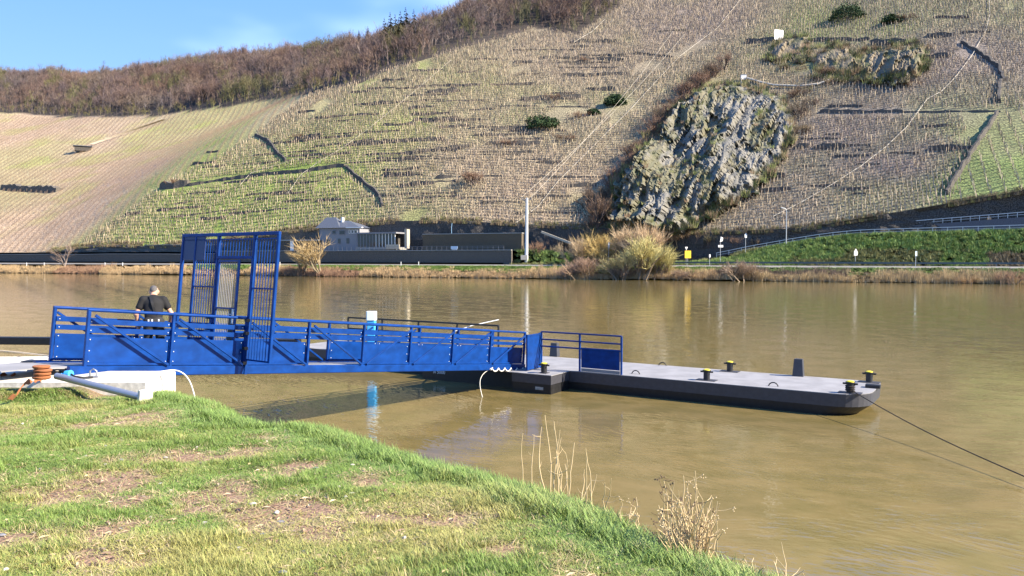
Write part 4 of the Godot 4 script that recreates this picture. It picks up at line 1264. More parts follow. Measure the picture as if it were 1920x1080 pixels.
func outline(p0: float, p1: float, q0: float, q1: float, rn: float, rf: float) -> PackedVector2Array:
	var o := PackedVector2Array()
	o.append(Vector2(p1, q0))
	for i in 9:
		var a := PI * .5 * i / 8.0
		o.append(Vector2(p0 + rn - rn * sin(a), q0 + rn - rn * cos(a)))
	for i in 7:
		var a := PI * .5 * i / 6.0
		o.append(Vector2(p0 + rf - rf * cos(a), q1 - rf + rf * sin(a)))
	o.append(Vector2(p1, q1))
	return o

func loft(lo: PackedVector2Array, y0: float, hi: PackedVector2Array, y1: float, flat_bottom := false) -> ArrayMesh:
	var b := MB.new()
	var n := lo.size()
	var mid := Vector3(11, (y0 + y1) * .5, 1.5)
	for i in n:
		var j := (i + 1) % n
		b.out_quad(Vector3(lo[i].x, y0, lo[i].y), Vector3(lo[j].x, y0, lo[j].y), Vector3(hi[j].x, y1, hi[j].y), Vector3(hi[i].x, y1, hi[i].y), mid)
	return b.mesh()

func make_pontoon() -> void:
	var o := thing("pontoon", "long flat grey landing pontoon with a black hull", "pontoon")
	o.transform = pontoon_frame()
	var top := outline(0, 23.2, 0, 3.0, .95, .55)
	var low := outline(.02, 23.2, .01, 2.99, .95, .55)
	var bot := outline(1.0, 22.8, .06, 2.94, .8, .5)
	put("hull", loft(bot, -.45, low, .27), M.hull_black, o)
	put("sheer_strake", loft(low, .27, top, DECK - .02), M.hull_grey, o)
	var b := MB.new()
	b.prism(top, DECK - .02, DECK, Color.WHITE, true, false)
	put("deck", b.mesh(), M.deck, o)
	b = MB.new()
	b.prism(bot, -.46, -.45)
	put("bottom", b.mesh(), M.hull_black, o)
	# lifting eyes, hatch, fender posts
	for e in [[1192, 701], [1450, 724], [1253, 682]]:
		var p := on_pontoon(e[0], e[1])
		b = MB.new()
		var pts := []
		for i in 11:
			var a := PI * i / 10.0
			pts.append(Vector3(cos(a) * .14, sin(a) * .13 - .02, 0))
		b.tube(pts, [.018], 7)
		var m := put("lifting_eye", b.mesh(), M.hull_black, o)
		m.position = Vector3(p.x, DECK, clampf(p.z, .08, 2.9))
	b = MB.new()
	b.cbox(Transform3D(Basis(), Vector3(0, .05, 0)), Vector3(.4, .1, .26), .02)
	var hp := on_pontoon(1637, 727)
	put("hatch", b.mesh(), M.black, o).position = Vector3(hp.x, DECK, hp.z)
	for e in [[1497, 705, .56], [1040, 668, .52]]:
		var p := on_pontoon(e[0], e[1])
		b = MB.new()
		var w := .17
		var q := [Vector3(-w, 0, -.12), Vector3(w, 0, -.12), Vector3(w, 0, .12), Vector3(-w, 0, .12), Vector3(-w * .75, e[2], -.08), Vector3(w * .75, e[2], -.08), Vector3(w * .75, e[2], .1), Vector3(-w * .75, e[2], .1)]
		for f in [[0, 1, 5, 4], [1, 2, 6, 5], [2, 3, 7, 6], [3, 0, 4, 7], [4, 5, 6, 7], [0, 1, 2, 3]]: b.out_quad(q[f[0]], q[f[1]], q[f[2]], q[f[3]], Vector3(0, e[2] * .5, 0))
		var m := put("fender_post", b.mesh(), M.hull_grey, o)
		m.position = Vector3(p.x, DECK, p.z)
	# near-side railing with a closed panel, and the swing leaf across the gangway's foot
	var ps := []
	for u in [1015.0, 1087.0, 1165.0]:
		var lo := 0.0; var hi := 22.0
		for k in 30:                            # where that direction meets the near edge of the deck
			var mid := (lo + hi) * .5
			if pixel(pontoon_frame() * Vector3(mid, DECK, .06)).x > u: lo = mid
			else: hi = mid
		ps.append(lo)
	var rl := MB.new()
	var h := DECK + 1.27
	for p in ps:
		b = MB.new()
		b.bar(Vector3(p, DECK, .06), Vector3(p, h, .06), .06, .06, Vector3.BACK, Color.WHITE, .008)
		put("railing_post", b.mesh(), M.blue, o)
	for y in [h, h - .26, h - .5]:
		b = MB.new()
		b.bar(Vector3(ps[0], y, .06), Vector3(ps[2], y, .06), .045, .05, Vector3.BACK, Color.WHITE, .008)
		put("railing_rail", b.mesh(), M.blue, o)
	b = MB.new()
	b.box(Transform3D(Basis(), Vector3((ps[1] + ps[2]) * .5, DECK + .47, .06)), Vector3(absf(ps[1] - ps[2]) - .12, .68, .02))
	put("railing_panel", b.mesh(), M.blue, o)
	b = MB.new()
	b.box(Transform3D(Basis(), Vector3((ps[1] + ps[2]) * .5, DECK + .06, .06)), Vector3(absf(ps[1] - ps[2]) - .12, .1, .03))
	put("toe_board", b.mesh(), M.deck, o)
	b = MB.new()
	b.box(Transform3D(Basis(), Vector3(ps[0] + .02, DECK + .62, -.44)), Vector3(.025, 1.1, .8))
	put("leaf_panel", b.mesh(), M.blue, o)
	b = MB.new()
	for z in [-.02, -.86]: b.bar(Vector3(ps[0] + .02, DECK + .03, z), Vector3(ps[0] + .02, DECK + 1.24, z), .06, .06)
	for y in [DECK + .06, DECK + 1.2]: b.bar(Vector3(ps[0] + .02, y, -.05), Vector3(ps[0] + .02, y, -.84), .05, .05, Vector3.UP)
	put("leaf_frame", b.mesh(), M.blue, o)
	# far-side railing
	for k in 5:
		b = MB.new()
		var p := 14.2 + k * 2.07
		b.bar(Vector3(p, DECK, 2.9), Vector3(p, DECK + 1.1, 2.9), .06, .06)
		put("far_railing_post", b.mesh(), M.black, o)
	for y in [1.1, .6]:
		b = MB.new()
		b.bar(Vector3(14.2, DECK + y, 2.9), Vector3(22.48, DECK + y, 2.9), .06, .07)
		put("far_railing_rail", b.mesh(), M.black, o)
	# the float that carries the gangway's foot
	var f := thing("landing_float", "small grey topped float under the foot of the blue gangway", "float")
	f.transform = pontoon_frame()
	b = MB.new()
	b.prism(PackedVector2Array([Vector2(9.42, -1.25), Vector2(10.9, -1.25), Vector2(10.9, -.02), Vector2(9.42, -.02)]), -.4, .32)
	b.prism(PackedVector2Array([Vector2(10.9, -.75), Vector2(15.2, -.75), Vector2(15.2, -.02), Vector2(10.9, -.02)]), -.4, .5)
	put("hull", b.mesh(), M.hull_black, f)
	b = MB.new()
	b.prism(PackedVector2Array([Vector2(9.4, -1.27), Vector2(10.92, -1.27), Vector2(10.92, -.02), Vector2(9.4, -.02)]), .32, DECK - .03)
	put("sheer_strake", b.mesh(), M.hull_grey, f)
	b = MB.new()
	b.prism(PackedVector2Array([Vector2(9.38, -1.29), Vector2(12.4, -1.29), Vector2(12.4, -.02), Vector2(9.38, -.02)]), DECK - .03, DECK - .005)
	put("deck", b.mesh(), M.deck, f)
	b = MB.new()
	b.box(Transform3D(Basis(), Vector3(9.85, .17, -1.262)), Vector3(.3, .1, .012))
	put("nameplate", b.mesh(), M.concrete_grey, f)
	var tm := TextMesh.new()
	tm.text = "N 5000"; tm.font_size = 16; tm.pixel_size = .011; tm.depth = .012
	var sf := SystemFont.new()
	sf.font_names = PackedStringArray(["Droid Sans"])
	tm.font = sf
	var tx := put("marking", tm, M.white, f)
	tx.transform = Transform3D(Basis(Vector3.UP, PI), Vector3(14.4, .3, -.76))
	# bollards
	for e in [[1594, 737, "yellow capped black bollard with the mooring rope made fast"], [1633, 714, "yellow capped black bollard at the pontoon's far outer corner"], [1325, 713, "yellow capped black bollard on the river side nearest the railing panel"], [1375, 694, "yellow capped black bollard on the pontoon's far edge by the fender post"], [1034, 704, "yellow capped black bollard on the small float"]]:
		var p := at_height(e[0], e[1], DECK)
		if e[0] == 1034: p = pontoon_frame() * Vector3(9.85, DECK - .005, -.95)
		var l := pontoon_frame().affine_inverse() * p
		if e[0] != 1034: l.z = clampf(l.z, .3, 2.7)
		var o2 := thing("bollard", e[2], "bollard", pontoon_frame() * Vector3(l.x, l.y, l.z), "bollards on the landing stage")
		o2.basis = pontoon_frame().basis
		b = MB.new()
		b.lathe(Transform3D(), [Vector2(.1, 0), Vector2(.1, .27), Vector2(.13, .29), Vector2(.13, .32), Vector2(0, .32)], 20)
		put("drum", b.mesh(), M.black, o2)
		b = MB.new()
		b.tube([Vector3(-.2, .27, 0), Vector3(.2, .27, 0)], [.028], 8)
		put("crossbar", b.mesh(), M.black, o2)
		b = MB.new()
		b.lathe(Transform3D(), [Vector2(.108, .321), Vector2(.104, .34), Vector2(.07, .356), Vector2(0, .362)], 20)
		put("cap", b.mesh(), M.yellow_paint, o2)
		b = MB.new()
		b.cbox(Transform3D(Basis(), Vector3(0, .012, 0)), Vector3(.62 if e[0] != 1034 else .3, .02, .34 if e[0] != 1034 else .26), .006)
		put("base_plate", b.mesh(), M.hull_grey, o2)
	# service pillar, boathook, boom
	var sp := thing("service_pillar", "light blue and white service pillar on the pontoon behind the gangway", "pillar", pontoon_frame() * Vector3(18.9, DECK, .55))
	b = MB.new()
	b.cbox(Transform3D(Basis(Vector3.BACK, PI * .5), Vector3(0, .65, 0)), Vector3(1.3, .34, .3), .03)
	put("column", b.mesh(), M.light_blue, sp)
	b = MB.new()
	b.cbox(Transform3D(Basis(Vector3.BACK, PI * .5), Vector3(0, 1.47, 0)), Vector3(.36, .4, .36), .05)
	put("head", b.mesh(), M.pillar_white, sp)
	b = MB.new()
	b.cbox(Transform3D(Basis(), Vector3(-.05, 1.18, -.2)), Vector3(.26, .16, .12), .02)
	put("socket_box", b.mesh(), M.light_blue, sp)
	b = MB.new()
	var c0 := pontoon_frame() * Vector3(15.9, DECK + .95, 2.8)
	var c1 := at_depth(935, 599.5, -c0.z + .6)
	b.tube([at_depth(850, 622, -c0.z - .3), c0.lerp(at_depth(885, 610.5, -c0.z), 1.0), c1], [.022], 7)
	tag(put("boat_hook", b.mesh(), M.galvanised), "thin silver boat hook leaning on the pontoon's far railing", "pole")
	b = MB.new()
	var e0 := pontoon_frame() * Vector3(23.1, DECK + .1, .5); var e1 := at_depth(-160, 637, 38.0)
	b.bar(e0, e1, .35, .42, Vector3.UP, Color.WHITE, .03)
	var bm := thing("mooring_boom", "long black steel boom reaching from the bank to the pontoon's end", "boom")
	put("beam", b.mesh(), M.hull_black, bm)
	# mooring rope
	var r0 := pontoon_frame() * (pontoon_frame().affine_inverse() * at_height(1594, 737, DECK) + Vector3(0, .1, 0))
	var r1 := at_depth(1920, 893, 15.5); var r2 := r1 + (r1 - r0) * .9 + Vector3(0, .1, 0)
	var pts := []
	for i in 33:
		var f2 := i / 32.0
		pts.append(r0.lerp(r1, f2 * 2.0) if f2 < .5 else r1.lerp(r2, f2 * 2.0 - 1.0))
		pts[-1].y -= .1 * sin(minf(f2 * 2.0, 1.0) * PI)
	b = MB.new()
	b.tube(pts, [.013], 7)
	var ro := thing("mooring_rope", "long dark rope from the corner bollard to the near bank", "rope")
	put("strand", b.mesh(), M.rope_dark, ro)
	b = MB.new()
	pts = []
	for i in 40: pts.append(Vector3(cos(i * .5) * .12, .06 + i * .0045, sin(i * .5) * .12))
	b.tube(pts, [.02], 6)
	var coil := put("turns", b.mesh(), M.rope_dark, ro)
	var bl := pontoon_frame().affine_inverse() * at_height(1594, 737, DECK)
	bl.z = clampf(bl.z, .3, 2.7)
	coil.position = pontoon_frame() * bl

# ---------------------------------------------------------------- gangway (local x: down the slope, y: up, z: towards the camera side)
const POSTS := [-.16, .51, 2.3, 4.15, 6.0, 7.9, 9.77, 11.7, 13.65, 15.62]
const WIDE := -1.4
func gangway_frame() -> Transform3D:
	var e := Vector2(7.18, 10.05).normalized()
	var sl := atan(1.325 / 12.35)
	var x := Vector3(e.x * cos(sl), -sin(sl), -e.y * cos(sl))
	var z := Vector3(e.y, 0, e.x)
	return Transform3D(Basis(x, z.cross(x), z), Vector3(-8.65, 2.239, -14.9))

func member(o: Node3D, called: String, p: Vector3, q: Vector3, w: float, h: float, m: Material = M.blue, side := Vector3.BACK) -> MeshInstance3D:
	var b := MB.new()
	b.bar(p, q, w, h, side, Color.WHITE, minf(w, h) * .12)
	return put(called, b.mesh(), m, o)

func make_gangway() -> void:
	var o := thing("gangway", "blue steel truss gangway sloping from the bank to the pontoon", "gangway")
	o.transform = gangway_frame()
	var bolt := MB.new()
	bolt.lathe(Transform3D(Basis(Vector3.RIGHT, PI * .5)), [Vector2(.011, 0), Vector2(.011, .01), Vector2(.006, .014), Vector2(0, .014)], 6)
	var bolt_mesh := bolt.mesh()
	for w in [0.0, WIDE]:
		var out := 1.0 if w == 0.0 else -1.0
		member(o, "bottom_chord", Vector3(POSTS[1] - .3, .1, w), Vector3(POSTS[9] + .05, .1, w), .12, .2)
		var b := MB.new()
		b.tube([Vector3(POSTS[1] - .03, 1.3, w), Vector3(POSTS[9] + .03, 1.3, w)], [.032], 12)
		put("top_rail", b.mesh(), M.blue, o)
		member(o, "panel_ledge", Vector3(POSTS[1], .235, w - .02 * out), Vector3(POSTS[4], .235, w - .02 * out), .07, .05)
		member(o, "panel_ledge", Vector3(POSTS[5], .235, w - .02 * out), Vector3(POSTS[9], .235, w - .02 * out), .07, .05)
		for i in range(1, POSTS.size()):
			member(o, "post", Vector3(POSTS[i], .2, w), Vector3(POSTS[i], 1.28, w), .075, .06 if i != 3 else .08)
		for i in range(1, 9):
			var x0: float = POSTS[i] + .05; var x1: float = POSTS[i + 1] - .05
			var inn: float = w - .05 * out
			for y in [1.07, .9]:
				var rb := MB.new()
				rb.cbox(Transform3D(Basis(), Vector3((x0 + x1) * .5, y, inn)), Vector3(x1 - x0 + .06, .105, .022), .004)
				var rm := put("rail_board", rb.mesh(), M.blue, o)
				for x in [x0 + .03, x1 - .03]: put("bolt", bolt_mesh, M.bolt, rm).position = Vector3(x, y, inn + .012)
			if i != 4:
				var pb := MB.new()
				pb.box(Transform3D(Basis(), Vector3((x0 + x1) * .5, .5, inn)), Vector3(x1 - x0 + .05, .54, .008))
				var pm := put("side_panel", pb.mesh(), M.blue, o)
				for x in [x0 + .035, x1 - .035]:
					for y in [.29, .5, .72]: put("bolt", bolt_mesh, M.bolt, pm).position = Vector3(x, y, inn + .005)
			if i >= 1:
				var tl: float = w + .085 * out
				if i <= 4: member(o, "brace", Vector3(x0 + .04, 1.2, tl), Vector3(x1 - .04, .22, tl), .045, .05)
				else: member(o, "brace", Vector3(x0 + .04, .22, tl), Vector3(x1 - .04, 1.2, tl), .045, .05)
	# deck plates and cross beams
	for i in 13:
		var b := MB.new()
		var x := POSTS[0] + .05 + i * 1.215
		b.box(Transform3D(Basis(), Vector3(x + .6, .155, WIDE * .5)), Vector3(1.2, .03, 1.2))
		put("deck_plate", b.mesh(), M.deck, o)
		if i > 0: member(o, "cross_beam", Vector3(x, .08, -.06), Vector3(x, .08, WIDE + .06), .08, .1, M.blue, Vector3.UP)
	b_flap(o)
	make_gate(o)
	# white twisted rope and hose at the gangway's foot
	var b2 := MB.new()
	var pts := []
	for i in 80:
		var f := i / 79.0
		pts.append(gangway_frame() * Vector3(13.6 + f * 2.3, .02 + .05 * sin(f * 40.0), .09 + .03 * cos(f * 40.0)))
	b2.tube(pts, [.02], 6)
	tag(put("white_rope", b2.mesh(), M.rope_white), "white rope twisted along the foot of the gangway's lower beam", "rope")
	pts = []
	var h0 := gangway_frame() * Vector3(13.72, .1, .1)
	var h1 := at_height(904, 743, 0.02)
	for i in 19:
		var f := i / 18.0
		pts.append(h0.lerp(h1, f) + Vector3(-.22 * sin(f * PI) , .12 * sin(f * PI), 0))
	pts.append(h1 + Vector3(.1, -.25, .15))
	b2 = MB.new()
	b2.tube(pts, [.011], 7)
	tag(put("white_hose", b2.mesh(), M.rope_white), "thin white hose hanging from the gangway's foot into the river", "hose")

func b_flap(o: Node3D) -> void:
	var b := MB.new()
	b.box(Transform3D(Basis(Vector3.BACK, .12), Vector3(POSTS[9] + .35, .12, WIDE * .5)), Vector3(.7, .02, 1.15))
	put("landing_flap", b.mesh(), M.deck, o)
	b = MB.new()
	b.box(Transform3D(Basis(Vector3.BACK, .1), Vector3(POSTS[0] - .35, .13, WIDE * .5)), Vector3(.8, .02, 1.15))
	put("landing_flap", b.mesh(), M.deck, o)

func make_gate(o: Node3D) -> void:
	var x: float = POSTS[3]
	var top := 3.28
	var fm := MB.new()
	fm.bar(Vector3(x, top, .95), Vector3(x, top, -2.9), .08, .07, Vector3.UP, Color.WHITE, .008)
	fm.bar(Vector3(x, top - .12, .9), Vector3(x, top - .12, -2.85), .03, .03, Vector3.UP)
	for z in [0.05, -1.36]: fm.bar(Vector3(x + .01, .0, z), Vector3(x + .01, top - .04, z), .08, .08, Vector3.BACK, Color.WHITE, .01)
	for z in [.92, -2.86]: fm.bar(Vector3(x, .32, z), Vector3(x, top - .04, z), .08, .07, Vector3.BACK, Color.WHITE, .01)
	fm.bar(Vector3(x, .32, -2.3), Vector3(x, top - .04, -2.3), .06, .06, Vector3.BACK, Color.WHITE, .01)
	fm.bar(Vector3(x, 2.72, .05), Vector3(x, 2.72, -1.36), .07, .07, Vector3.UP, Color.WHITE, .01)
	for z in [[.88, .09], [-1.4, -2.27]]:
		for y in [.34, 2.0]: fm.bar(Vector3(x, y, z[0]), Vector3(x, y, z[1]), .035, .035 if y > 1 else .05, Vector3.UP)
	var frame := put("gate_frame", fm.mesh(), M.blue, o)
	var rod := func(z: float, y0: float, y1: float, m: Material, parent: Node, r := .011):
		var b := MB.new()
		b.tube([Vector3(x, y0, z), Vector3(x, y1, z)], [r], 6)
		put("bar", b.mesh(), m, parent)
	for k in 7: rod.call(.16 + k * .1, .34, top - .12, M.blue, frame)
	for k in 8: rod.call(-1.48 - k * .1, .34, top - .12, M.blue, frame)
	for k in 11: rod.call(-.07 - k * .115, 2.75, top - .12, M.blue, frame)
	var sg := MB.new()
	sg.cbox(Transform3D(Basis(), Vector3(x + .0, top - .33, -2.38)), Vector3(.03, .58, .92), .005)
	put("sign_panel", sg.mesh(), M.blue_dark, o)
	# door leaf, almost shut
	var leaf := Node3D.new()
	leaf.name = "door_leaf"
	o.add_child(leaf, true)
	leaf.transform = Transform3D(Basis(Vector3.UP, -.12), Vector3(x, 0, -1.3))
	var lf := MB.new()
	for z in [.03, 1.0]: lf.bar(Vector3(0, .3, z), Vector3(0, 2.66, z), .05, .05, Vector3.BACK, Color.WHITE, .006)
	for y in [.33, 1.5, 2.63]: lf.bar(Vector3(0, y, .05), Vector3(0, y, .98), .04, .05, Vector3.UP)
	put("leaf_frame", lf.mesh(), M.blue, leaf)
	for k in 11:
		var b := MB.new()
		b.tube([Vector3(0, .35, .11 + k * .08), Vector3(0, 2.62, .11 + k * .08)], [.009], 6)
		put("bar", b.mesh(), M.frame_grey, leaf)
	var lb := MB.new()
	lb.box(Transform3D(Basis(), Vector3(0, 1.1, .84)), Vector3(.03, .85, .24))
	put("lock_plate", lb.mesh(), M.black, leaf)
	lb = MB.new()
	lb.box(Transform3D(Basis(), Vector3(-.03, 1.32, .96)), Vector3(.05, .34, .07))
	lb.tube([Vector3(-.07, 1.36, .96), Vector3(-.07, 1.36, .8)], [.014], 6)
	put("handle", lb.mesh(), M.galvanised, leaf)
	# clamps that hold the wings to the railing
	for z in [.07, -1.46]:
		for y in [.26, .6, .95, 1.25]:
			var b := MB.new()
			b.box(Transform3D(Basis(), Vector3(x - .05, y, z)), Vector3(.1, .07, .08))
			put("clamp", b.mesh(), M.black, o)

# ---------------------------------------------------------------- the near bank
var shore := PackedVector2Array()      # (x, depth): the grass edge, river on its right when walked from the camera outwards
const EDGE := [2300, 1330, 1900, 1230, 1620, 1145, 1450, 1086, 1300, 1046, 1200, 1008, 1100, 962, 1020, 928, 960, 908, 860, 882, 760, 860, 690, 838, 640, 822, 600, 803, 560, 797, 480, 795, 430, 786, 400, 764, 350, 752, 300, 740]

func lawn(depth: float) -> float:
	return 2.9 - 0.065 * depth

func off_shore(p: Vector2) -> float:       # metres beyond the edge, towards the river
	var best := 1e9
	var sgn := 1.0
	for i in shore.size() - 1:
		var q := Geometry2D.get_closest_point_to_segment(p, shore[i], shore[i + 1])
		var d := p.distance_to(q)
		if d < best:
			best = d
			sgn = signf((shore[i + 1] - shore[i]).cross(p - shore[i]))
	return -best * sgn

func lawn_at(p: Vector2) -> float:
	var q := off_shore(p)
	var y := lawn(maxf(p.y, -3.0)) + 0.05 * nz.get_noise_2d(p.x * 25.0, p.y * 25.0) + 0.02 * nz.get_noise_2d(p.x * 110.0, p.y * 110.0)
	y += 0.17 * smoothstep(13.3, 14.1, p.y) * smoothstep(-7.4, -8.0, p.x) * smoothstep(16.0, 14.6, p.y)
	if q > -0.5: y -= 0.1 * smoothstep(-0.5, 0.0, q)
	if q > 0.0: y = lerpf(y, -0.7, smoothstep(0.0, 1.5, q))
	return y

# bare earth in the photograph: u, v, half width, half height in pixels
const BARE := [[260, 785, 75, 12], [165, 800, 40, 10], [200, 905, 75, 22], [100, 935, 60, 22], [40, 1010, 70, 26], [190, 1005, 38, 20], [400, 935, 60, 20], [520, 975, 90, 26], [330, 860, 50, 10], [470, 850, 40, 12], [610, 1000, 60, 22], [700, 985, 50, 14], [480, 820, 28, 7], [150, 1050, 60, 20], [270, 1065, 30, 12], [680, 910, 40, 14], [230, 945, 50, 14], [940, 1045, 34, 12], [820, 985, 50, 10], [20, 930, 30, 14], [560, 880, 40, 12]]
var bare := []
func bareness(p: Vector2) -> float:
	var d := 0.0
	for b in bare:
		var k: float = Vector2((p.x - b[0].x) / b[1], (p.y - b[0].y) / b[2]).length()
		d = maxf(d, 1.0 - k * 0.62)
	d += 0.55 * nz.get_noise_2d(p.x * 55.0 + 10, p.y * 55.0) + 0.45 * nz.get_noise_2d(p.x * 170.0, p.y * 170.0) + 0.2 * nz.get_noise_2d(p.x * 16.0, p.y * 16.0 + 50)
	return smoothstep(-0.05, 0.62, d - 0.35 * smoothstep(-0.9, -0.2, off_shore(p)))

func make_near_bank() -> void:
	for i in range(0, EDGE.size(), 2):
		var z: float = 1.6 / ((EDGE[i + 1] - HORIZON) / F - 0.065)
		shore.append(Vector2((EDGE[i] - 960.0) / F * z, z))
	for p in [Vector2(-6.9, 16.0), Vector2(-8.2, 17.4), Vector2(-10.2, 18.4), Vector2(-13, 18.3), Vector2(-20, 20.5), Vector2(-40, 29), Vector2(-90, 50)]: shore.append(p)
	shore.insert(0, Vector2(4.2, 1.0)); shore.insert(0, Vector2(9, -8)); shore.insert(0, Vector2(14, -40))
	for b in BARE:
		var z: float = 1.6 / ((b[1] - HORIZON) / F - 0.065)
		var zb: float = 1.6 / ((b[1] - b[3] - HORIZON) / F - 0.065)
		bare.append([Vector2((b[0] - 960.0) / F * z, z), b[2] / F * z, zb - z])
	var v := PackedVector3Array(); var n := PackedVector3Array(); var c := PackedColorArray(); var idx := PackedInt32Array()
	var xs := []; var zs := []
	var x := -60.0
	while x < 16.0:
		xs.append(x)
		x += 0.09 if x > -11.5 and x < 3.0 else 1.0
	var z2 := -14.0
	while z2 < 40.0:
		zs.append(z2)
		z2 += 0.1 if z2 > 3.0 and z2 < 18.0 else 1.0
	for zz in zs:
		for xx in xs:
			var p := Vector2(xx, zz)
			var fine: bool = xx > -11.5 and xx < 3.0 and zz > 3.0 and zz < 18.0
			v.append(Vector3(xx, lawn_at(p), -zz)); n.append(Vector3.ZERO)
			var e := bareness(p) if fine else 0.2
			c.append(Color(0.16, 0.155, 0.055).lerp(Color(0.42, 0.255, 0.16), e) * (1.0 + 0.25 * nz.get_noise_2d(xx * 240.0, zz * 240.0)))
	var nc := xs.size()
	for j in zs.size() - 1:
		for i in nc - 1:
			var a := j * nc + i
			for f in [[a, a + nc, a + nc + 1], [a, a + nc + 1, a + 1]]:
				var k := (v[f[2]] - v[f[0]]).cross(v[f[1]] - v[f[0]])
				if k.y < 0.0:
					f = [f[0], f[2], f[1]]; k = -k
				for e in f:
					idx.append(e); n[e] += k
	for i in n.size(): n[i] = n[i].normalized()
	var arr := []
	arr.resize(Mesh.ARRAY_MAX)
	arr[Mesh.ARRAY_VERTEX] = v; arr[Mesh.ARRAY_NORMAL] = n; arr[Mesh.ARRAY_COLOR] = c; arr[Mesh.ARRAY_INDEX] = idx
	var m := ArrayMesh.new()
	m.add_surface_from_arrays(Mesh.PRIMITIVE_TRIANGLES, arr)
	setting("near_bank", m, M.earth)

func tuft(at: int, blades: int, high: float, spread: float, lean: float, wide: float) -> ArrayMesh:
	var r := RandomNumberGenerator.new()
	r.seed = at
	var b := MB.new()
	for i in blades:
		var a := r.randf() * TAU
		var p := Vector3(r.randfn() * spread, -.01, r.randfn() * spread)
		var h := high * r.randf_range(.55, 1.15)
		var l := lean * r.randf_range(.3, 1.3) * h
		var d := Vector3(cos(a), 0, sin(a))
		var s := Vector3(-d.z, 0, d.x) * wide * .5
		var q := p + Vector3.UP * h * .6 + d * l * .4
		var tip := p + Vector3.UP * h * .95 + d * l
		var col := Color.WHITE * r.randf_range(.75, 1.15)
		b.quad(p - s, p + s, q + s * .8, q - s * .8, col)
		b.tri(q - s * .8, q + s * .8, tip, col)
	return b.mesh()

func make_grass() -> void:
	var kinds := [tuft(1, 14, .026, .034, 1.3, .0042), tuft(2, 14, .036, .036, 1.4, .0045), tuft(3, 16, .1, .035, 1.0, .005), tuft(4, 10, .04, .045, 2.0, .0045)]
	var at := [[], [], [], []]; var tint := [[], [], [], []]
	var litter := []; var lt := []
	for i in 150000:
		var z := 3.6 + 12.6 * pow(rng.randf(), 1.35)
		var x := rng.randf_range(-.72 * z - .4, -.55 * z + 5.2)
		var p := Vector2(x, z)
		var q := off_shore(p)
		if q > 0.55: continue
		if x < -6.6 and z > 14.1 and z < 18.6: continue
		var px := pixel(Vector3(x, lawn(z), -z))
		if px.x < -40 or px.x > 1600 or px.y > 1170: continue
		var e := bareness(p)
		if rng.randf() < 0.035 and q < -0.1:
			var k := rng.randf_range(.5, 1.4)
			litter.append(Transform3D(Basis(Vector3.UP, rng.randf() * TAU) * Basis(Vector3.RIGHT, rng.randf_range(-.3, .3)) * Basis().scaled(Vector3.ONE * k), Vector3(x, lawn_at(p) + .012, -z)))
			lt.append([Color(.42, .31, .18), Color(.34, .24, .14), Color(.5, .39, .25), Color(.2, .12, .08)][rng.randi() % 4])
		if rng.randf() < e * 0.92: continue
		var kind := 0 if rng.randf() < .5 else 1
		if q > -0.55 and rng.randf() < smoothstep(-.5, .1, q) * (.35 + .65 * smoothstep(-.2, .2, nz.get_noise_2d(x * 60.0, z * 60.0))): kind = 2
		elif e > 0.3 and rng.randf() < .22: kind = 3
		elif nz.get_noise_2d(x * 75.0 + 30, z * 75.0) > .18 and rng.randf() < .3: kind = 2
		var dry := nz.get_noise_2d(x * 38.0 + 400, z * 38.0) * .9 + nz.get_noise_2d(x * 9.0 + 90, z * 9.0) * .6 + rng.randfn() * .22
		var col := Color(.175, .265, .045).lerp(Color(.37, .345, .1), smoothstep(-.1, .6, dry + e * .5))
		if kind == 3 or rng.randf() < .04: col = Color(.46, .36, .18)
		if q > -.6: col = col.lerp(Color(.2, .31, .07), .5)
		col *= rng.randf_range(.75, 1.15)
		var s := rng.randf_range(.7, 1.25) * (1.0 + .04 * z) * (.62 if kind == 2 and q < -.5 else 1.0)
		at[kind].append(Transform3D(Basis(Vector3.UP, rng.randf() * TAU).scaled(Vector3(s, s * rng.randf_range(.7, 1.2) * lerpf(1.0, .55, e), s)), Vector3(x, lawn_at(p), -z)))
		tint[kind].append(col)
	var total := 0
	for k in 4:
		total += at[k].size()
		scatter(["lawn_grass", "lawn_grass", "edge_grass", "dry_grass"][k], kinds[k], M.blade, at[k], tint[k], ["short green lawn grass on the near bank", "tufted yellow green grass on the near bank", "taller grass hanging over the near river edge", "thin straw coloured grass in the bare earth"][k], "grass")
	print("tufts ", total)
	var b := MB.new()
	b.quad(Vector3(-.035, 0, -.005), Vector3(.0, .008, -.009), Vector3(.035, 0, 0), Vector3(0, .004, .008))
	scatter("dry_litter", b.mesh(), M.blade, litter, lt, "dry leaf and straw litter lying in the grass", "litter")
	# pebbles
	b = MB.new()
	b.lathe(Transform3D(), [Vector2(0, -.01), Vector2(.022, 0), Vector2(.026, .01), Vector2(.015, .02), Vector2(0, .023)], 7)
	var st := []; var sc := []
	for i in 55:
		var z := rng.randf_range(4, 11); var x := rng.randf_range(-.66 * z, -.5 * z + 3.4)
		if off_shore(Vector2(x, z)) > -.2: continue
		st.append(Transform3D(Basis(Vector3.UP, rng.randf() * TAU).scaled(Vector3(rng.randf_range(.5, 1.3), rng.randf_range(.4, 1), rng.randf_range(.5, 1.2))), Vector3(x, lawn_at(Vector2(x, z)) + .004, -z)))
		sc.append([Color(.4, .36, .31), Color(.2, .2, .22), Color(.55, .5, .42)][i % 3])
	scatter("pebbles", b.mesh(), M.blade, st, sc, "small grey and white pebbles scattered in the grass", "pebbles")

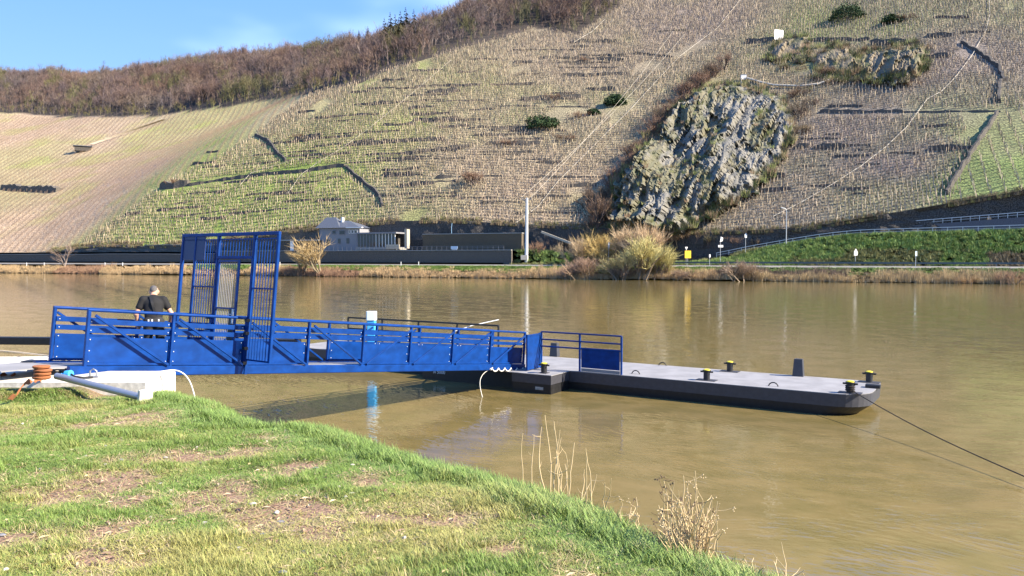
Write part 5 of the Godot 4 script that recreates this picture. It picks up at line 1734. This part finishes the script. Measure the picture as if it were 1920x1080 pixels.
func dry_plant(label: String, stalks: Array, at: int, heads: bool) -> void:
	var r := RandomNumberGenerator.new()
	r.seed = at
	var o: Node3D = null
	for s in stalks:                      # [foot u, foot v, top u, top v]
		var z: float = 1.6 / ((s[1] - 14.0 - HORIZON) / F - 0.065)
		var p := at_depth(s[0], s[1], z)
		p.y = lawn_at(Vector2(p.x, z)) - .03
		var q := at_depth(s[2], s[3], z + r.randf_range(-.25, .35))
		if o == null: o = thing("dry_plant", label, "plant", p)
		var pts := []; var rad := []
		var bow := Vector3(r.randfn() * .03, 0, r.randfn() * .03)
		for i in 9:
			var f := i / 8.0
			pts.append(p.lerp(q, f) + bow * sin(f * PI) + Vector3(r.randfn(), 0, r.randfn()) * .005 - o.position)
			rad.append(lerpf(.0068, .0024, f))
		var b := MB.new()
		b.tube(pts, rad, 5)
		var st := put("stalk", b.mesh(), M.straw, o)
		b = MB.new()
		var some := false
		for i in range(2, 9):
			if r.randf() < (.4 if heads else .25):
				some = true
				var d := Vector3(r.randfn(), absf(r.randfn()) * .7, r.randfn()).normalized() * r.randf_range(.05, .13)
				b.tube([pts[i], pts[i] + d * .6, pts[i] + d + Vector3(0, .015, 0)], [.0025, .002, .001], 4)
				if heads and i > 5 and r.randf() < .7:
					for k in 5:
						var e := Vector3(r.randfn(), r.randfn(), r.randfn()) * .009
						b.lathe(Transform3D(Basis(), pts[i] + d + e), [Vector2(0, -.006), Vector2(.006, 0), Vector2(0, .007)], 5)
		if some: put("twigs", b.mesh(), M.straw if not heads or r.randf() < .6 else M.straw_dark, st)

func make_dry_plants() -> void:
	var r := RandomNumberGenerator.new()
	r.seed = 3
	var a := [[982, 905, 979, 812], [1004, 915, 1002, 815], [1030, 930, 1022, 778], [1034, 935, 1018, 800], [1045, 940, 1052, 820], [1050, 940, 1040, 790], [1058, 945, 1050, 806], [1040, 935, 1060, 850], [1066, 948, 1078, 830], [1075, 950, 1095, 880], [1078, 955, 1108, 900], [1100, 965, 1098, 840], [1105, 965, 1120, 890], [1123, 972, 1145, 897], [1115, 968, 1100, 850], [1064, 945, 1060, 870], [1128, 975, 1135, 905], [1052, 940, 1044, 840]]
	dry_plant("tall thin dry stalks standing on the bank edge before the water", a, 5, false)
	a = []
	for i in 6: a.append([1165 + i * 7, 985 + i * 4, 1158 + i * 9 + r.randf_range(-6, 10), 938 + r.randf_range(0, 30)])
	dry_plant("small dark dry weed between the two taller dry plants", a, 6, true)
	a = []
	for i in 70: a.append([1262 + r.randf_range(-6, 70), 1036 + r.randf_range(-6, 16), 1252 + r.randf_range(-22, 105), r.randf_range(930, 1010)])
	for i in 9: a.append([1265 + i * 5, 1030, 1262 + r.randf_range(-20, 40), r.randf_range(872, 930)])
	dry_plant("dense pale dry plant with brown seed heads on the bank edge", a, 7, true)
	a = []
	for i in 9: a.append([1400 + i * 13, 1075 + i * 6, 1396 + i * 13 + r.randf_range(-14, 14), 1040 + i * 5 + r.randf_range(-10, 10)])
	dry_plant("low dry blades at the lower end of the bank edge", a, 8, false)

# ---------------------------------------------------------------- abutment and what lies on it
func make_abutment() -> void:
	var o := thing("abutment", "pale concrete abutment slab and beam under the gangway's shore end", "foundation")
	var b := MB.new()
	b.cbox(Transform3D(Basis(), Vector3(-8.6, 1.9, -15.05)), Vector3(3.75, .68, 1.3), .03)
	put("beam", b.mesh(), M.concrete, o)
	b = MB.new()
	b.cbox(Transform3D(Basis(Vector3.UP, .06), Vector3(-13.2, 1.8, -16.75)), Vector3(6.2, .74, 3.4), .03)
	put("slab", b.mesh(), M.concrete, o)
	# pipe with square flange
	var g := func(u: float, v: float, lift := 0.0) -> Vector3:
		var z := (1.6 - lift) / ((v - HORIZON) / F - 0.065)
		return Vector3((u - 960.0) / F * z, lawn(z) + lift, -z)
	var p0: Vector3 = g.call(108, 712, .1); var p1: Vector3 = g.call(268, 748, .08)
	p0 = at_depth(106, 705, 14.2)
	var pp := thing("steel_pipe", "grey steel pipe with a square end plate lying on the grass", "pipe")
	b = MB.new()
	b.tube([p0, p1], [.06], 14)
	put("tube", b.mesh(), M.galvanised_dark, pp)
	b = MB.new()
	var d := (p1 - p0).normalized()
	var sd := d.cross(Vector3.UP).normalized()
	b.cbox(Transform3D(Basis(sd, sd.cross(d) * -1.0, d).orthonormalized(), p1 + Vector3(0, .02, 0)), Vector3(.27, .27, .05), .012)
	put("end_plate", b.mesh(), M.concrete, pp)
	# spool of lifting straps
	var sp := thing("strap_bundle", "rust brown folded bundle of lifting strap on the concrete", "strap", at_depth(78, 711, 13.9))
	for k in 4:
		b = MB.new()
		b.lathe(Transform3D(Basis().scaled(Vector3(1.0 - .06 * (k % 2), 1, .75)), Vector3(.012 * (k % 3), k * .062, 0)), [Vector2(.0, 0), Vector2(.13, .004), Vector2(.155, .02), Vector2(.16, .045), Vector2(.14, .06), Vector2(0, .062)], 18)
		put("coil", b.mesh(), M.strap if k != 2 else M.strap_dark, sp)
	var i := 0
	for s in [[[10, 757, 25, 748, 45, 742, 66, 738, 85, 735], "crumpled orange strap lying loose on the grass"], [[78, 738, 95, 731, 118, 729, 140, 724, 158, 726], "tan crumpled strap on the grass by the pipe"], [[0, 712, 18, 716, 40, 722, 55, 727], "faded strap hanging off the slab's corner"], [[0, 700, 15, 694, 30, 697], "rust red strap end on the slab"]]:
		b = MB.new()
		var last := []
		var r := RandomNumberGenerator.new()
		r.seed = 40 + i
		var st := thing("strap", s[1], "strap")
		for k in range(0, s[0].size() - 2, 2):
			for e in 5:
				var f := e / 5.0
				var q: Vector3 = g.call(lerpf(s[0][k], s[0][k + 2], f), lerpf(s[0][k + 1], s[0][k + 3], f), .06)
				if i == 3: q = at_depth(lerpf(s[0][k], s[0][k + 2], f), lerpf(s[0][k + 1], s[0][k + 3], f), 15.0); q.y = 2.2
				if i != 3: q.y = maxf(q.y, lawn_at(Vector2(q.x, -q.z)) + .09)
				q.y += .03 * sin(k * 2.1 + e * 1.3) + .015
				var row := [q + Vector3(.02, r.randf() * .03, .1), q + Vector3(-.02, .03 + r.randf() * .05, -.09)]
				if last: b.out_quad(last[0], row[0], row[1], last[1], q - Vector3.UP)
				last = row
		put("webbing", b.mesh(), [M.strap, M.strap_tan, M.strap_tan, M.strap][i], st)
		i += 1
	for k in 16:
		var rr := RandomNumberGenerator.new()
		rr.seed = 900 + k
		var q: Vector3 = g.call(rr.randf_range(-10, 105), rr.randf_range(714, 734), 0.0)
		b = MB.new()
		var rad := rr.randf_range(.05, .11)
		b.lathe(Transform3D(Basis(Vector3.UP, rr.randf() * TAU) * Basis().scaled(Vector3(1.25, .7, .9)), Vector3.ZERO), [Vector2(0, -rad), Vector2(rad * .8, -rad * .5), Vector2(rad, 0), Vector2(rad * .7, rad * .75), Vector2(0, rad)], 6)
		var sm := put("rubble_stone", b.mesh(), M.concrete if k % 3 else M.strap_tan)
		sm.position = Vector3(q.x, lawn_at(Vector2(q.x, -q.z)) + rad * .55, q.z)
		tag(sm, "small broken stone lying in the grass before the concrete slab", "stone", "rubble before the concrete slab")
	var plug := thing("power_plug", "bright light blue power plug lying on the concrete beam", "plug", at_depth(127, 700, 14.6))
	plug.position.y = 2.24
	b = MB.new()
	b.tube([Vector3(-.12, .07, 0), Vector3(-.03, .07, 0), Vector3(-.02, .09, 0), Vector3(.07, .1, .02)], [.045, .05, .075, .075], 14)
	put("body", b.mesh(), M.light_blue, plug)
	b = MB.new()
	b.tube([Vector3(.07, .1, .02), Vector3(.16, .06, .06), Vector3(.3, .03, .02), Vector3(.42, .03, -.1)], [.02], 7)
	put("lead", b.mesh(), M.black, plug)
	var sh := thing("shackle", "small steel shackle on the concrete beam beside the blue plug", "shackle", at_depth(175, 700, 14.7))
	sh.position.y = 2.24
	b = MB.new()
	b.tube([Vector3(-.06, .02, 0), Vector3(-.06, .14, 0), Vector3(0, .18, 0), Vector3(.06, .14, 0), Vector3(.06, .02, 0)], [.018], 8)
	put("bow", b.mesh(), M.galvanised_dark, sh)
	b = MB.new()
	b.tube([Vector3(-.09, .03, 0), Vector3(.09, .03, 0)], [.02], 8)
	put("pin", b.mesh(), M.galvanised_dark, sh)
	b = MB.new()
	b.cbox(Transform3D(Basis(), Vector3.ZERO), Vector3(.42, .05, .3), .012)
	var pl := put("rubber_pad", b.mesh(), M.black)
	pl.position = at_height(64, 678, 2.2)
	tag(pl, "flat black rubber pad on the concrete slab", "pad")
	# pale cable looping over the beam into the grass
	b = MB.new()
	var cb := [at_depth(270, 699, 14.6), at_depth(300, 697, 14.9), at_depth(325, 694, 15.0), at_depth(343, 700, 15.0), at_depth(356, 716, 15.0), at_depth(365, 744, 15.0), at_depth(367, 760, 15.0)]
	var curve := Curve3D.new()
	for k in cb.size():
		var t: Vector3 = (cb[mini(k + 1, cb.size() - 1)] - cb[maxi(k - 1, 0)]) / 6.0
		curve.add_point(cb[k], -t, t)
	b.tube(Array(curve.tessellate_even_length(4, .08)), [.013], 7)
	tag(put("pale_cable", b.mesh(), M.rope_white), "pale cable arching from the concrete beam down to the water", "cable")
	b = MB.new()
	b.tube([at_depth(-30, 655, 19.0), at_depth(40, 661, 18.5), at_depth(97, 668, 17.5)], [.018], 6)
	tag(put("shore_rope", b.mesh(), M.rope_tan), "tan rope stretched above the water left of the gangway", "rope")

# ---------------------------------------------------------------- person: bones with radii, joined smoothly, meshed as surface nets
func flesh(bones: Array, cell: float, k: float) -> ArrayMesh:
	var lo := Vector3.ONE * 1e9; var hi := Vector3.ONE * -1e9
	for b in bones:
		var r := maxf(b[2], b[3]) + k + cell * 2.0
		for p in [b[0], b[1]]:
			lo = lo.min(p - Vector3.ONE * r); hi = hi.max(p + Vector3.ONE * r)
	var n := Vector3i((hi - lo) / cell) + Vector3i.ONE * 2
	var f := PackedFloat32Array()
	f.resize(n.x * n.y * n.z)
	f.fill(1e3)
	for b in bones:
		var a: Vector3 = b[0]; var d: Vector3 = b[1] - b[0]
		var dd := maxf(d.length_squared(), 1e-9)
		var flat: Vector3 = b[4] if b.size() > 4 else Vector3.ONE
		var r := maxf(b[2], b[3]) * 1.4 + k + cell
		var i0 := Vector3i((b[0].min(b[1]) - Vector3.ONE * r - lo) / cell).clamp(Vector3i.ZERO, n - Vector3i.ONE)
		var i1 := Vector3i((b[0].max(b[1]) + Vector3.ONE * r - lo) / cell).clamp(Vector3i.ZERO, n - Vector3i.ONE)
		for z in range(i0.z, i1.z + 1):
			for y in range(i0.y, i1.y + 1):
				for x in range(i0.x, i1.x + 1):
					var p := lo + Vector3(x, y, z) * cell
					var t := clampf((p - a).dot(d) / dd, 0, 1)
					var s := ((p - a - d * t) * flat).length() - lerpf(b[2], b[3], t)
					var j := (z * n.y + y) * n.x + x
					var h := clampf(.5 + .5 * (f[j] - s) / k, 0, 1)
					f[j] = lerpf(f[j], s, h) - k * h * (1.0 - h)
	var id := {}
	var v := PackedVector3Array(); var nn := PackedVector3Array(); var idx := PackedInt32Array()
	for z in n.z - 1:
		for y in n.y - 1:
			for x in n.x - 1:
				var base := (z * n.y + y) * n.x + x
				var inn := 0
				var c := PackedFloat32Array()
				for e in 8:
					var w := f[base + (e & 1) + ((e >> 1) & 1) * n.x + ((e >> 2) & 1) * n.x * n.y]
					c.append(w)
					if w < 0.0: inn += 1
				if inn == 0 or inn == 8: continue
				var sum := Vector3.ZERO; var m := 0
				for e in [[0, 1], [2, 3], [4, 5], [6, 7], [0, 2], [1, 3], [4, 6], [5, 7], [0, 4], [1, 5], [2, 6], [3, 7]]:
					if (c[e[0]] < 0.0) != (c[e[1]] < 0.0):
						var q := c[e[0]] / (c[e[0]] - c[e[1]])
						var p0 := Vector3(e[0] & 1, (e[0] >> 1) & 1, e[0] >> 2); var p1 := Vector3(e[1] & 1, (e[1] >> 1) & 1, e[1] >> 2)
						sum += p0.lerp(p1, q); m += 1
				id[base] = v.size()
				v.append(lo + (Vector3(x, y, z) + sum / m) * cell)
				nn.append(Vector3(c[1] + c[3] + c[5] + c[7] - c[0] - c[2] - c[4] - c[6], c[2] + c[3] + c[6] + c[7] - c[0] - c[1] - c[4] - c[5], c[4] + c[5] + c[6] + c[7] - c[0] - c[1] - c[2] - c[3]).normalized())
	var step := [1, n.x, n.x * n.y]
	for base in id:
		for a in 3:
			if (f[base] < 0.0) == (f[base + step[a]] < 0.0): continue
			var s1: int = step[(a + 1) % 3]; var s2: int = step[(a + 2) % 3]
			if not (id.has(base - s1) and id.has(base - s2) and id.has(base - s1 - s2)): continue
			var q := [id[base], id[base - s1], id[base - s1 - s2], id[base - s2]]
			for t in [[q[0], q[1], q[2]], [q[0], q[2], q[3]]]:
				if (v[t[2]] - v[t[0]]).cross(v[t[1]] - v[t[0]]).dot(nn[t[0]]) < 0.0: t = [t[0], t[2], t[1]]
				for e in t: idx.append(e)
	var arr := []
	arr.resize(Mesh.ARRAY_MAX)
	arr[Mesh.ARRAY_VERTEX] = v; arr[Mesh.ARRAY_NORMAL] = nn; arr[Mesh.ARRAY_INDEX] = idx
	var mesh := ArrayMesh.new()
	mesh.add_surface_from_arrays(Mesh.PRIMITIVE_TRIANGLES, arr)
	return mesh

func make_person() -> void:
	# stands on the gangway with the back to the camera, bent over the far railing; faces local -z
	var foot := gangway_frame() * Vector3(2.32, .17, -.62)
	var o := thing("person", "person in a black t-shirt with a shoulder strap bending over the gangway railing", "person", foot)
	o.rotation.y = .42
	var hip := Vector3(0, .96, .06); var chest := Vector3(.0, 1.3, -.03); var neck := Vector3(.005, 1.49, -.13)
	var head := Vector3(.015, 1.56, -.23)
	var sl := Vector3(-.205, 1.41, -.08); var sr := Vector3(.205, 1.4, -.08)
	var el := Vector3(-.345, 1.12, -.03); var er := Vector3(.35, 1.12, -.06)
	var wl := Vector3(-.32, .88, -.14); var wr := Vector3(.33, .93, -.29)
	var hl := Vector3(-.1, .93, .05); var hr := Vector3(.1, .93, .05)
	var kl := Vector3(-.12, .5, .02); var kr := Vector3(.13, .5, .0)
	var al := Vector3(-.13, .09, .08); var ar := Vector3(.14, .09, .05)
	var fl := Vector3(1, 1, 1.35)
	var body := [[hip, chest, .13, .15, fl], [chest, neck, .14, .075, fl], [sl, sr, .075, .075, fl], [neck, head, .06, .06], [head + Vector3(0, .02, .015), head + Vector3(0, .06, -.02), .088, .085], [head + Vector3(0, -.05, -.06), head + Vector3(0, -.02, -.05), .055, .07],
		[head + Vector3(0, -.01, -.125), head + Vector3(0, -.035, -.135), .013, .016], [head + Vector3(-.09, .0, .0), head + Vector3(-.092, .04, .005), .014, .018], [head + Vector3(.09, .0, .0), head + Vector3(.092, .04, .005), .014, .018],
		[sl, el, .062, .048], [el, wl, .046, .032], [sr, er, .062, .048], [er, wr, .046, .032], [hl, kl, .09, .062], [kl, al, .06, .042], [hr, kr, .09, .062], [kr, ar, .06, .042]]
	var hands := []
	for w in [[wl, (wl - el).normalized(), -1.0], [wr, (wr - er).normalized(), 1.0]]:
		var d: Vector3 = w[1]
		var across := Vector3(0, .35, -1).cross(d).normalized() if absf(d.z) < .7 else Vector3.RIGHT
		var palm: Vector3 = w[0] + d * .07
		var curl := d.cross(across)
		hands.append([w[0], palm, .027, .032])
		for k in 4:
			var root: Vector3 = palm + across * (-.03 + k * .02) + d * .02
			var l: float = [.036, .042, .04, .032][k]
			var j1 := root + d * l; var j2 := j1 + (d * .75 + curl * .65).normalized() * l * .75
			hands.append([root, j1, .0095, .009]); hands.append([j1, j2, .009, .0075])
		var th: Vector3 = palm - d * .03 - across * .03
		var t1 := th + (d * .6 - across * .75).normalized() * .035
		hands.append([th, t1, .012, .01]); hands.append([t1, t1 + (d + curl * .3).normalized() * .03, .01, .008])
	put("body", flesh(body + hands, .012, .022), M.skin, o)
	put("shirt", flesh([[hip + Vector3(0, .0, 0), chest, .165, .175, fl], [chest, neck + Vector3(0, -.03, .02), .165, .085, fl], [sl + Vector3(.02, .01, 0), sr + Vector3(-.02, .01, 0), .09, .09, fl], [sl, sl.lerp(el, .5), .088, .078], [sr, sr.lerp(er, .5), .088, .078], [chest + Vector3(-.09, .02, 0), hip + Vector3(-.06, .06, 0), .11, .11, fl], [chest + Vector3(.09, .02, 0), hip + Vector3(.06, .06, 0), .11, .11, fl]], .016, .04), M.shirt, o)
	put("trousers", flesh([[hip + Vector3(-.07, -.01, 0), hip + Vector3(.07, -.01, 0), .135, .135], [hl, kl, .115, .085], [kl, al, .083, .068], [hr, kr, .115, .085], [kr, ar, .083, .068]], .018, .03), M.trousers, o)
	put("shoes", flesh([[al + Vector3(0, -.045, .03), al + Vector3(-.02, -.05, -.17), .045, .042], [ar + Vector3(0, -.045, .03), ar + Vector3(.02, -.05, -.17), .045, .042]], .014, .02), M.black, o)
	put("hair", flesh([[head + Vector3(-.008, .06, .02), head + Vector3(-.006, .09, -.03), .079, .077], [head + Vector3(-.012, .03, .05), head + Vector3(-.01, .045, .05), .045, .058]], .01, .02), M.hair, o)
	var b := MB.new()
	var last := []
	for i in 15:
		var f := i / 14.0
		var c := Vector3(lerpf(-.06, .075, f), lerpf(1.51, .95, f), 0)
		c.z = .058 + .075 * sin(minf(f * 2.2, 1.0) * PI * .5) + .015 * f
		if f < .25: c.z -= (.25 - f) * .3
		var row := [c + Vector3(-.025, 0, -.004), c + Vector3(.025, 0, -.004), c + Vector3(.025, 0, .008), c + Vector3(-.025, 0, .008)]
		if last:
			for e in 4: b.out_quad(last[e], row[e], row[(e + 1) % 4], last[(e + 1) % 4], (last[0] + row[2]) * .5)
		last = row
	put("shoulder_strap", b.mesh(), M.strap_black, o)
	b = MB.new()
	for x in [-.1, -.03, .1]: b.cbox(Transform3D(Basis(), Vector3(x, .985, .19)), Vector3(.03, .05, .012), .003)
	put("belt_loops", b.mesh(), M.bolt, o)

# ---------------------------------------------------------------- river
func make_river() -> void:
	var m := StandardMaterial3D.new()
	m.albedo_color = lin(.192, .143, .056)
	m.roughness = .045
	m.metallic_specular = .5
	var im := Image.create(1024, 1024, false, Image.FORMAT_RGB8)
	var f := FastNoiseLite.new()
	f.frequency = 1.0; f.fractal_octaves = 4; f.fractal_gain = .55; f.seed = 8
	var g := FastNoiseLite.new()
	g.frequency = 1.0; g.fractal_octaves = 2; g.seed = 9
	var hgt := PackedFloat32Array()
	var N := 512
	hgt.resize(N * N)
	for y in N:
		for x in N:
			# wrapped on a torus so the repeat has no seam; the waves are longer along the current
			var a := TAU * x / N; var b := TAU * y / N
			var calm := smoothstep(-.35, .35, g.get_noise_3d(cos(a) * .8 + 9.0, sin(a) * .8 + cos(b) * .8, sin(b) * .8))
			hgt[y * N + x] = f.get_noise_3d(cos(a) * 3.4 + cos(b) * 4.6, sin(a) * 3.4 + 20.0, sin(b) * 4.6) * lerpf(.35, 1.0, calm)
	im = Image.create(N, N, false, Image.FORMAT_RGB8)
	for y in N:
		for x in N:
			var dx := hgt[y * N + (x + 1) % N] - hgt[y * N + (x + N - 1) % N]; var dy := hgt[((y + 1) % N) * N + x] - hgt[((y + N - 1) % N) * N + x]
			var k := Vector3(-dx * 3.0, -dy * 3.0, 1.0).normalized()
			im.set_pixel(x, y, Color(k.x * .5 + .5, k.y * .5 + .5, k.z * .5 + .5))
	m.normal_enabled = true
	m.normal_texture = ImageTexture.create_from_image(im)
	m.normal_scale = .06
	m.albedo_texture = noise_tex(.012, Color(.88, .9, .86), Color.WHITE, 4, FastNoiseLite.TYPE_SIMPLEX_SMOOTH, 512, 6)
	var st := SurfaceTool.new()
	st.begin(Mesh.PRIMITIVE_TRIANGLES)
	var c := [Vector3(-700, 0, -420), Vector3(420, 0, -420), Vector3(420, 0, 60), Vector3(-700, 0, 60)]
	for i in [0, 1, 2, 0, 2, 3]:
		st.set_normal(Vector3.UP)
		st.set_uv(Vector2((c[i].x * ALONG.x + c[i].z * .383) / 9.0, (-c[i].x * .383 + c[i].z * .924) / 6.0))
		st.add_vertex(c[i])
	st.generate_tangents()
	setting("river", st.commit(), m)

# ---------------------------------------------------------------- scene
func make_materials() -> void:
	M.hill = grain(vmat(.95), 6.0, .28, .022, 5.0)
	M.hill_fine = grain(vmat(.95), 3.0, .55, .03)
	M.leafy = vmat(.85)
	M.rock = grain(vmat(.9), 4.0, .6, .03, 6.0)
	M.slate = grain(mat(.3, .26, .215, .9), 4.0, .2, .05, 6.0)
	M.dark_slate = grain(mat(.22, .195, .17, .9), 5.0, .15, .05, 6.0)
	M.dark_rock = grain(mat(.15, .13, .11, .9), 5.0, .3, .03, 8.0)
	M.stone_brown = grain(mat(.26, .2, .13, .9), 1.6, .4, .06, 6.0)
	M.concrete_grey = grain(mat(.42, .41, .38, .85), 2.0, .75)
	M.concrete_dark = grain(mat(.15, .15, .17, .85), 2.0, .7)
	M.concrete = grain(mat(.74, .69, .6, .85), 1.6, .84, .02)
	M.render_grey = grain(mat(.3, .3, .32, .8), 2.0, .8)
	M.frame_grey = mat(.2, .2, .22, .5)
	M.white = mat(.82, .81, .78, .6)
	M.cream = grain(mat(.55, .48, .37, .8), 2.0, .8)
	M.roof = grain(mat(.14, .155, .19, .6), 1.0, .6, .06)
	M.glass_dark = mat(.02, .025, .03, .05)
	M.galvanised = mat(.55, .56, .57, .4, .4)
	M.galvanised_dark = mat(.34, .35, .38, .35, .6)
	M.pole = mat(.68, .67, .64, .6)
	M.cable = mat(.5, .45, .36, .6)
	M.yellow = mat(.85, .55, .02, .5)
	M.pale_blue = mat(.5, .62, .75, .5)
	M.teal_steel = mat(.07, .1, .11, .6)
	M.blue = grain(mat(.003, .045, .23, .42), 2.0, .8, .012)
	M.blue.metallic_specular = .3
	M.blue_dark = mat(.01, .03, .11, .5)
	M.bolt = mat(.8, .8, .8, .3, .3)
	M.black = mat(.014, .014, .016, .5)
	M.hull_black = grain(mat(.012, .012, .014, .5), 3.0, .6)
	M.hull_grey = grain(mat(.055, .055, .065, .45), 3.0, .88)
	M.deck = grain(mat(.27, .265, .27, .85), 5.0, .9, .012)
	M.yellow_paint = mat(.66, .55, .03, .5)
	M.light_blue = mat(.06, .42, .8, .45)
	M.pillar_white = mat(.7, .8, .85, .4)
	M.rope_dark = mat(.03, .022, .018, .9)
	M.rope_white = mat(.72, .7, .64, .8)
	M.rope_tan = mat(.6, .48, .33, .9)
	M.strap = grain(mat(.48, .17, .06, .9), .3, .6, .05)
	M.strap_dark = mat(.28, .1, .04, .9)
	M.strap_tan = grain(mat(.5, .33, .2, .9), .3, .6, .05)
	M.earth = grain(vmat(.95), .8, .55, .04, 6.0)
	M.blade = vmat(.6)
	M.straw = mat(.55, .42, .23, .8)
	M.straw_dark = mat(.13, .085, .05, .9)
	M.skin = mat(.55, .3, .2, .5)
	M.shirt = grain(mat(.009, .009, .011, .85), .2, .7, .04)
	M.trousers = mat(.02, .02, .022, .85)
	M.hair = grain(mat(.24, .22, .21, .8), .12, .25, .06)
	M.strap_black = mat(.004, .004, .005, .6)

func make_sky() -> void:
	var env := Environment.new()
	env.background_mode = Environment.BG_SKY
	var sky := Sky.new()
	var sm := ProceduralSkyMaterial.new()
	sm.sky_top_color = Color(.27, .52, .86)
	sm.sky_horizon_color = Color(.72, .87, .99)
	sm.sky_curve = .17
	sm.ground_bottom_color = Color(.35, .3, .2)
	sm.ground_horizon_color = Color(.6, .62, .6)
	sm.sun_angle_max = 8.0
	var im := Image.create(1024, 512, false, Image.FORMAT_RGBA8)
	var f := FastNoiseLite.new()
	f.frequency = 1.0; f.fractal_octaves = 5; f.seed = 12
	for y in 256:
		for x in 1024:
			var a := TAU * x / 1024.0; var el := PI * .5 - PI * y / 512.0
			var p := Vector3(cos(a) * cos(el), sin(el), sin(a) * cos(el))
			var w := f.get_noise_3d(p.x * 1.3 + p.y * 2.0, p.y * 9.0 + p.x * 1.5, p.z * 2.2 + 3.0)
			var k := smoothstep(.02, .5, w) * .8
			im.set_pixel(x, y, Color(.7, .72, .75, k))
	sm.sky_cover = ImageTexture.create_from_image(im)
	sm.sky_cover_modulate = Color(1, 1, 1, .6)
	sky.sky_material = sm
	env.sky = sky
	env.tonemap_mode = Environment.TONE_MAPPER_LINEAR
	env.tonemap_exposure = 2.8
	env.background_energy_multiplier = .56
	env.sdfgi_enabled = true; env.ssao_enabled = true; env.ssil_enabled = true
	var we := WorldEnvironment.new()
	we.name = "daylight"; we.environment = env
	add_child(we)

func _ready() -> void:
	rng.seed = 20
	nz.seed = 4; nz.frequency = .01; nz.fractal_octaves = 4
	# camera, sky, sun, exposure
	var cam := Camera3D.new()
	cam.name = "camera"
	cam.fov = rad_to_deg(2.0 * atan(540.0 / F))
	cam.far = 3000.0; cam.near = .05
	add_child(cam)
	cam.position = EYE; cam.rotation.x = pitch
	cam.current = true
	make_sky()
	var sun := DirectionalLight3D.new()
	sun.name = "sun"
	add_child(sun)
	var el := deg_to_rad(36.0)
	sun.look_at_from_position(Vector3(.96 * cos(el), sin(el), .28 * cos(el)) * 100.0, Vector3.ZERO)
	sun.light_energy = 1.6
	sun.light_color = Color(1.0, .95, .87)
	sun.light_angular_distance = .5
	sun.shadow_enabled = true
	make_materials()
	make_hill()
	make_far_ground()
	make_river()
	make_near_bank()
	make_walls()
	make_rock()
	make_winery()
	make_wood()
	make_vines()
	make_shrubs()
	make_bank_plants()
	make_roadside()
	make_pontoon()
	make_gangway()
	make_abutment()
	make_person()
	make_grass()
	make_dry_plants()
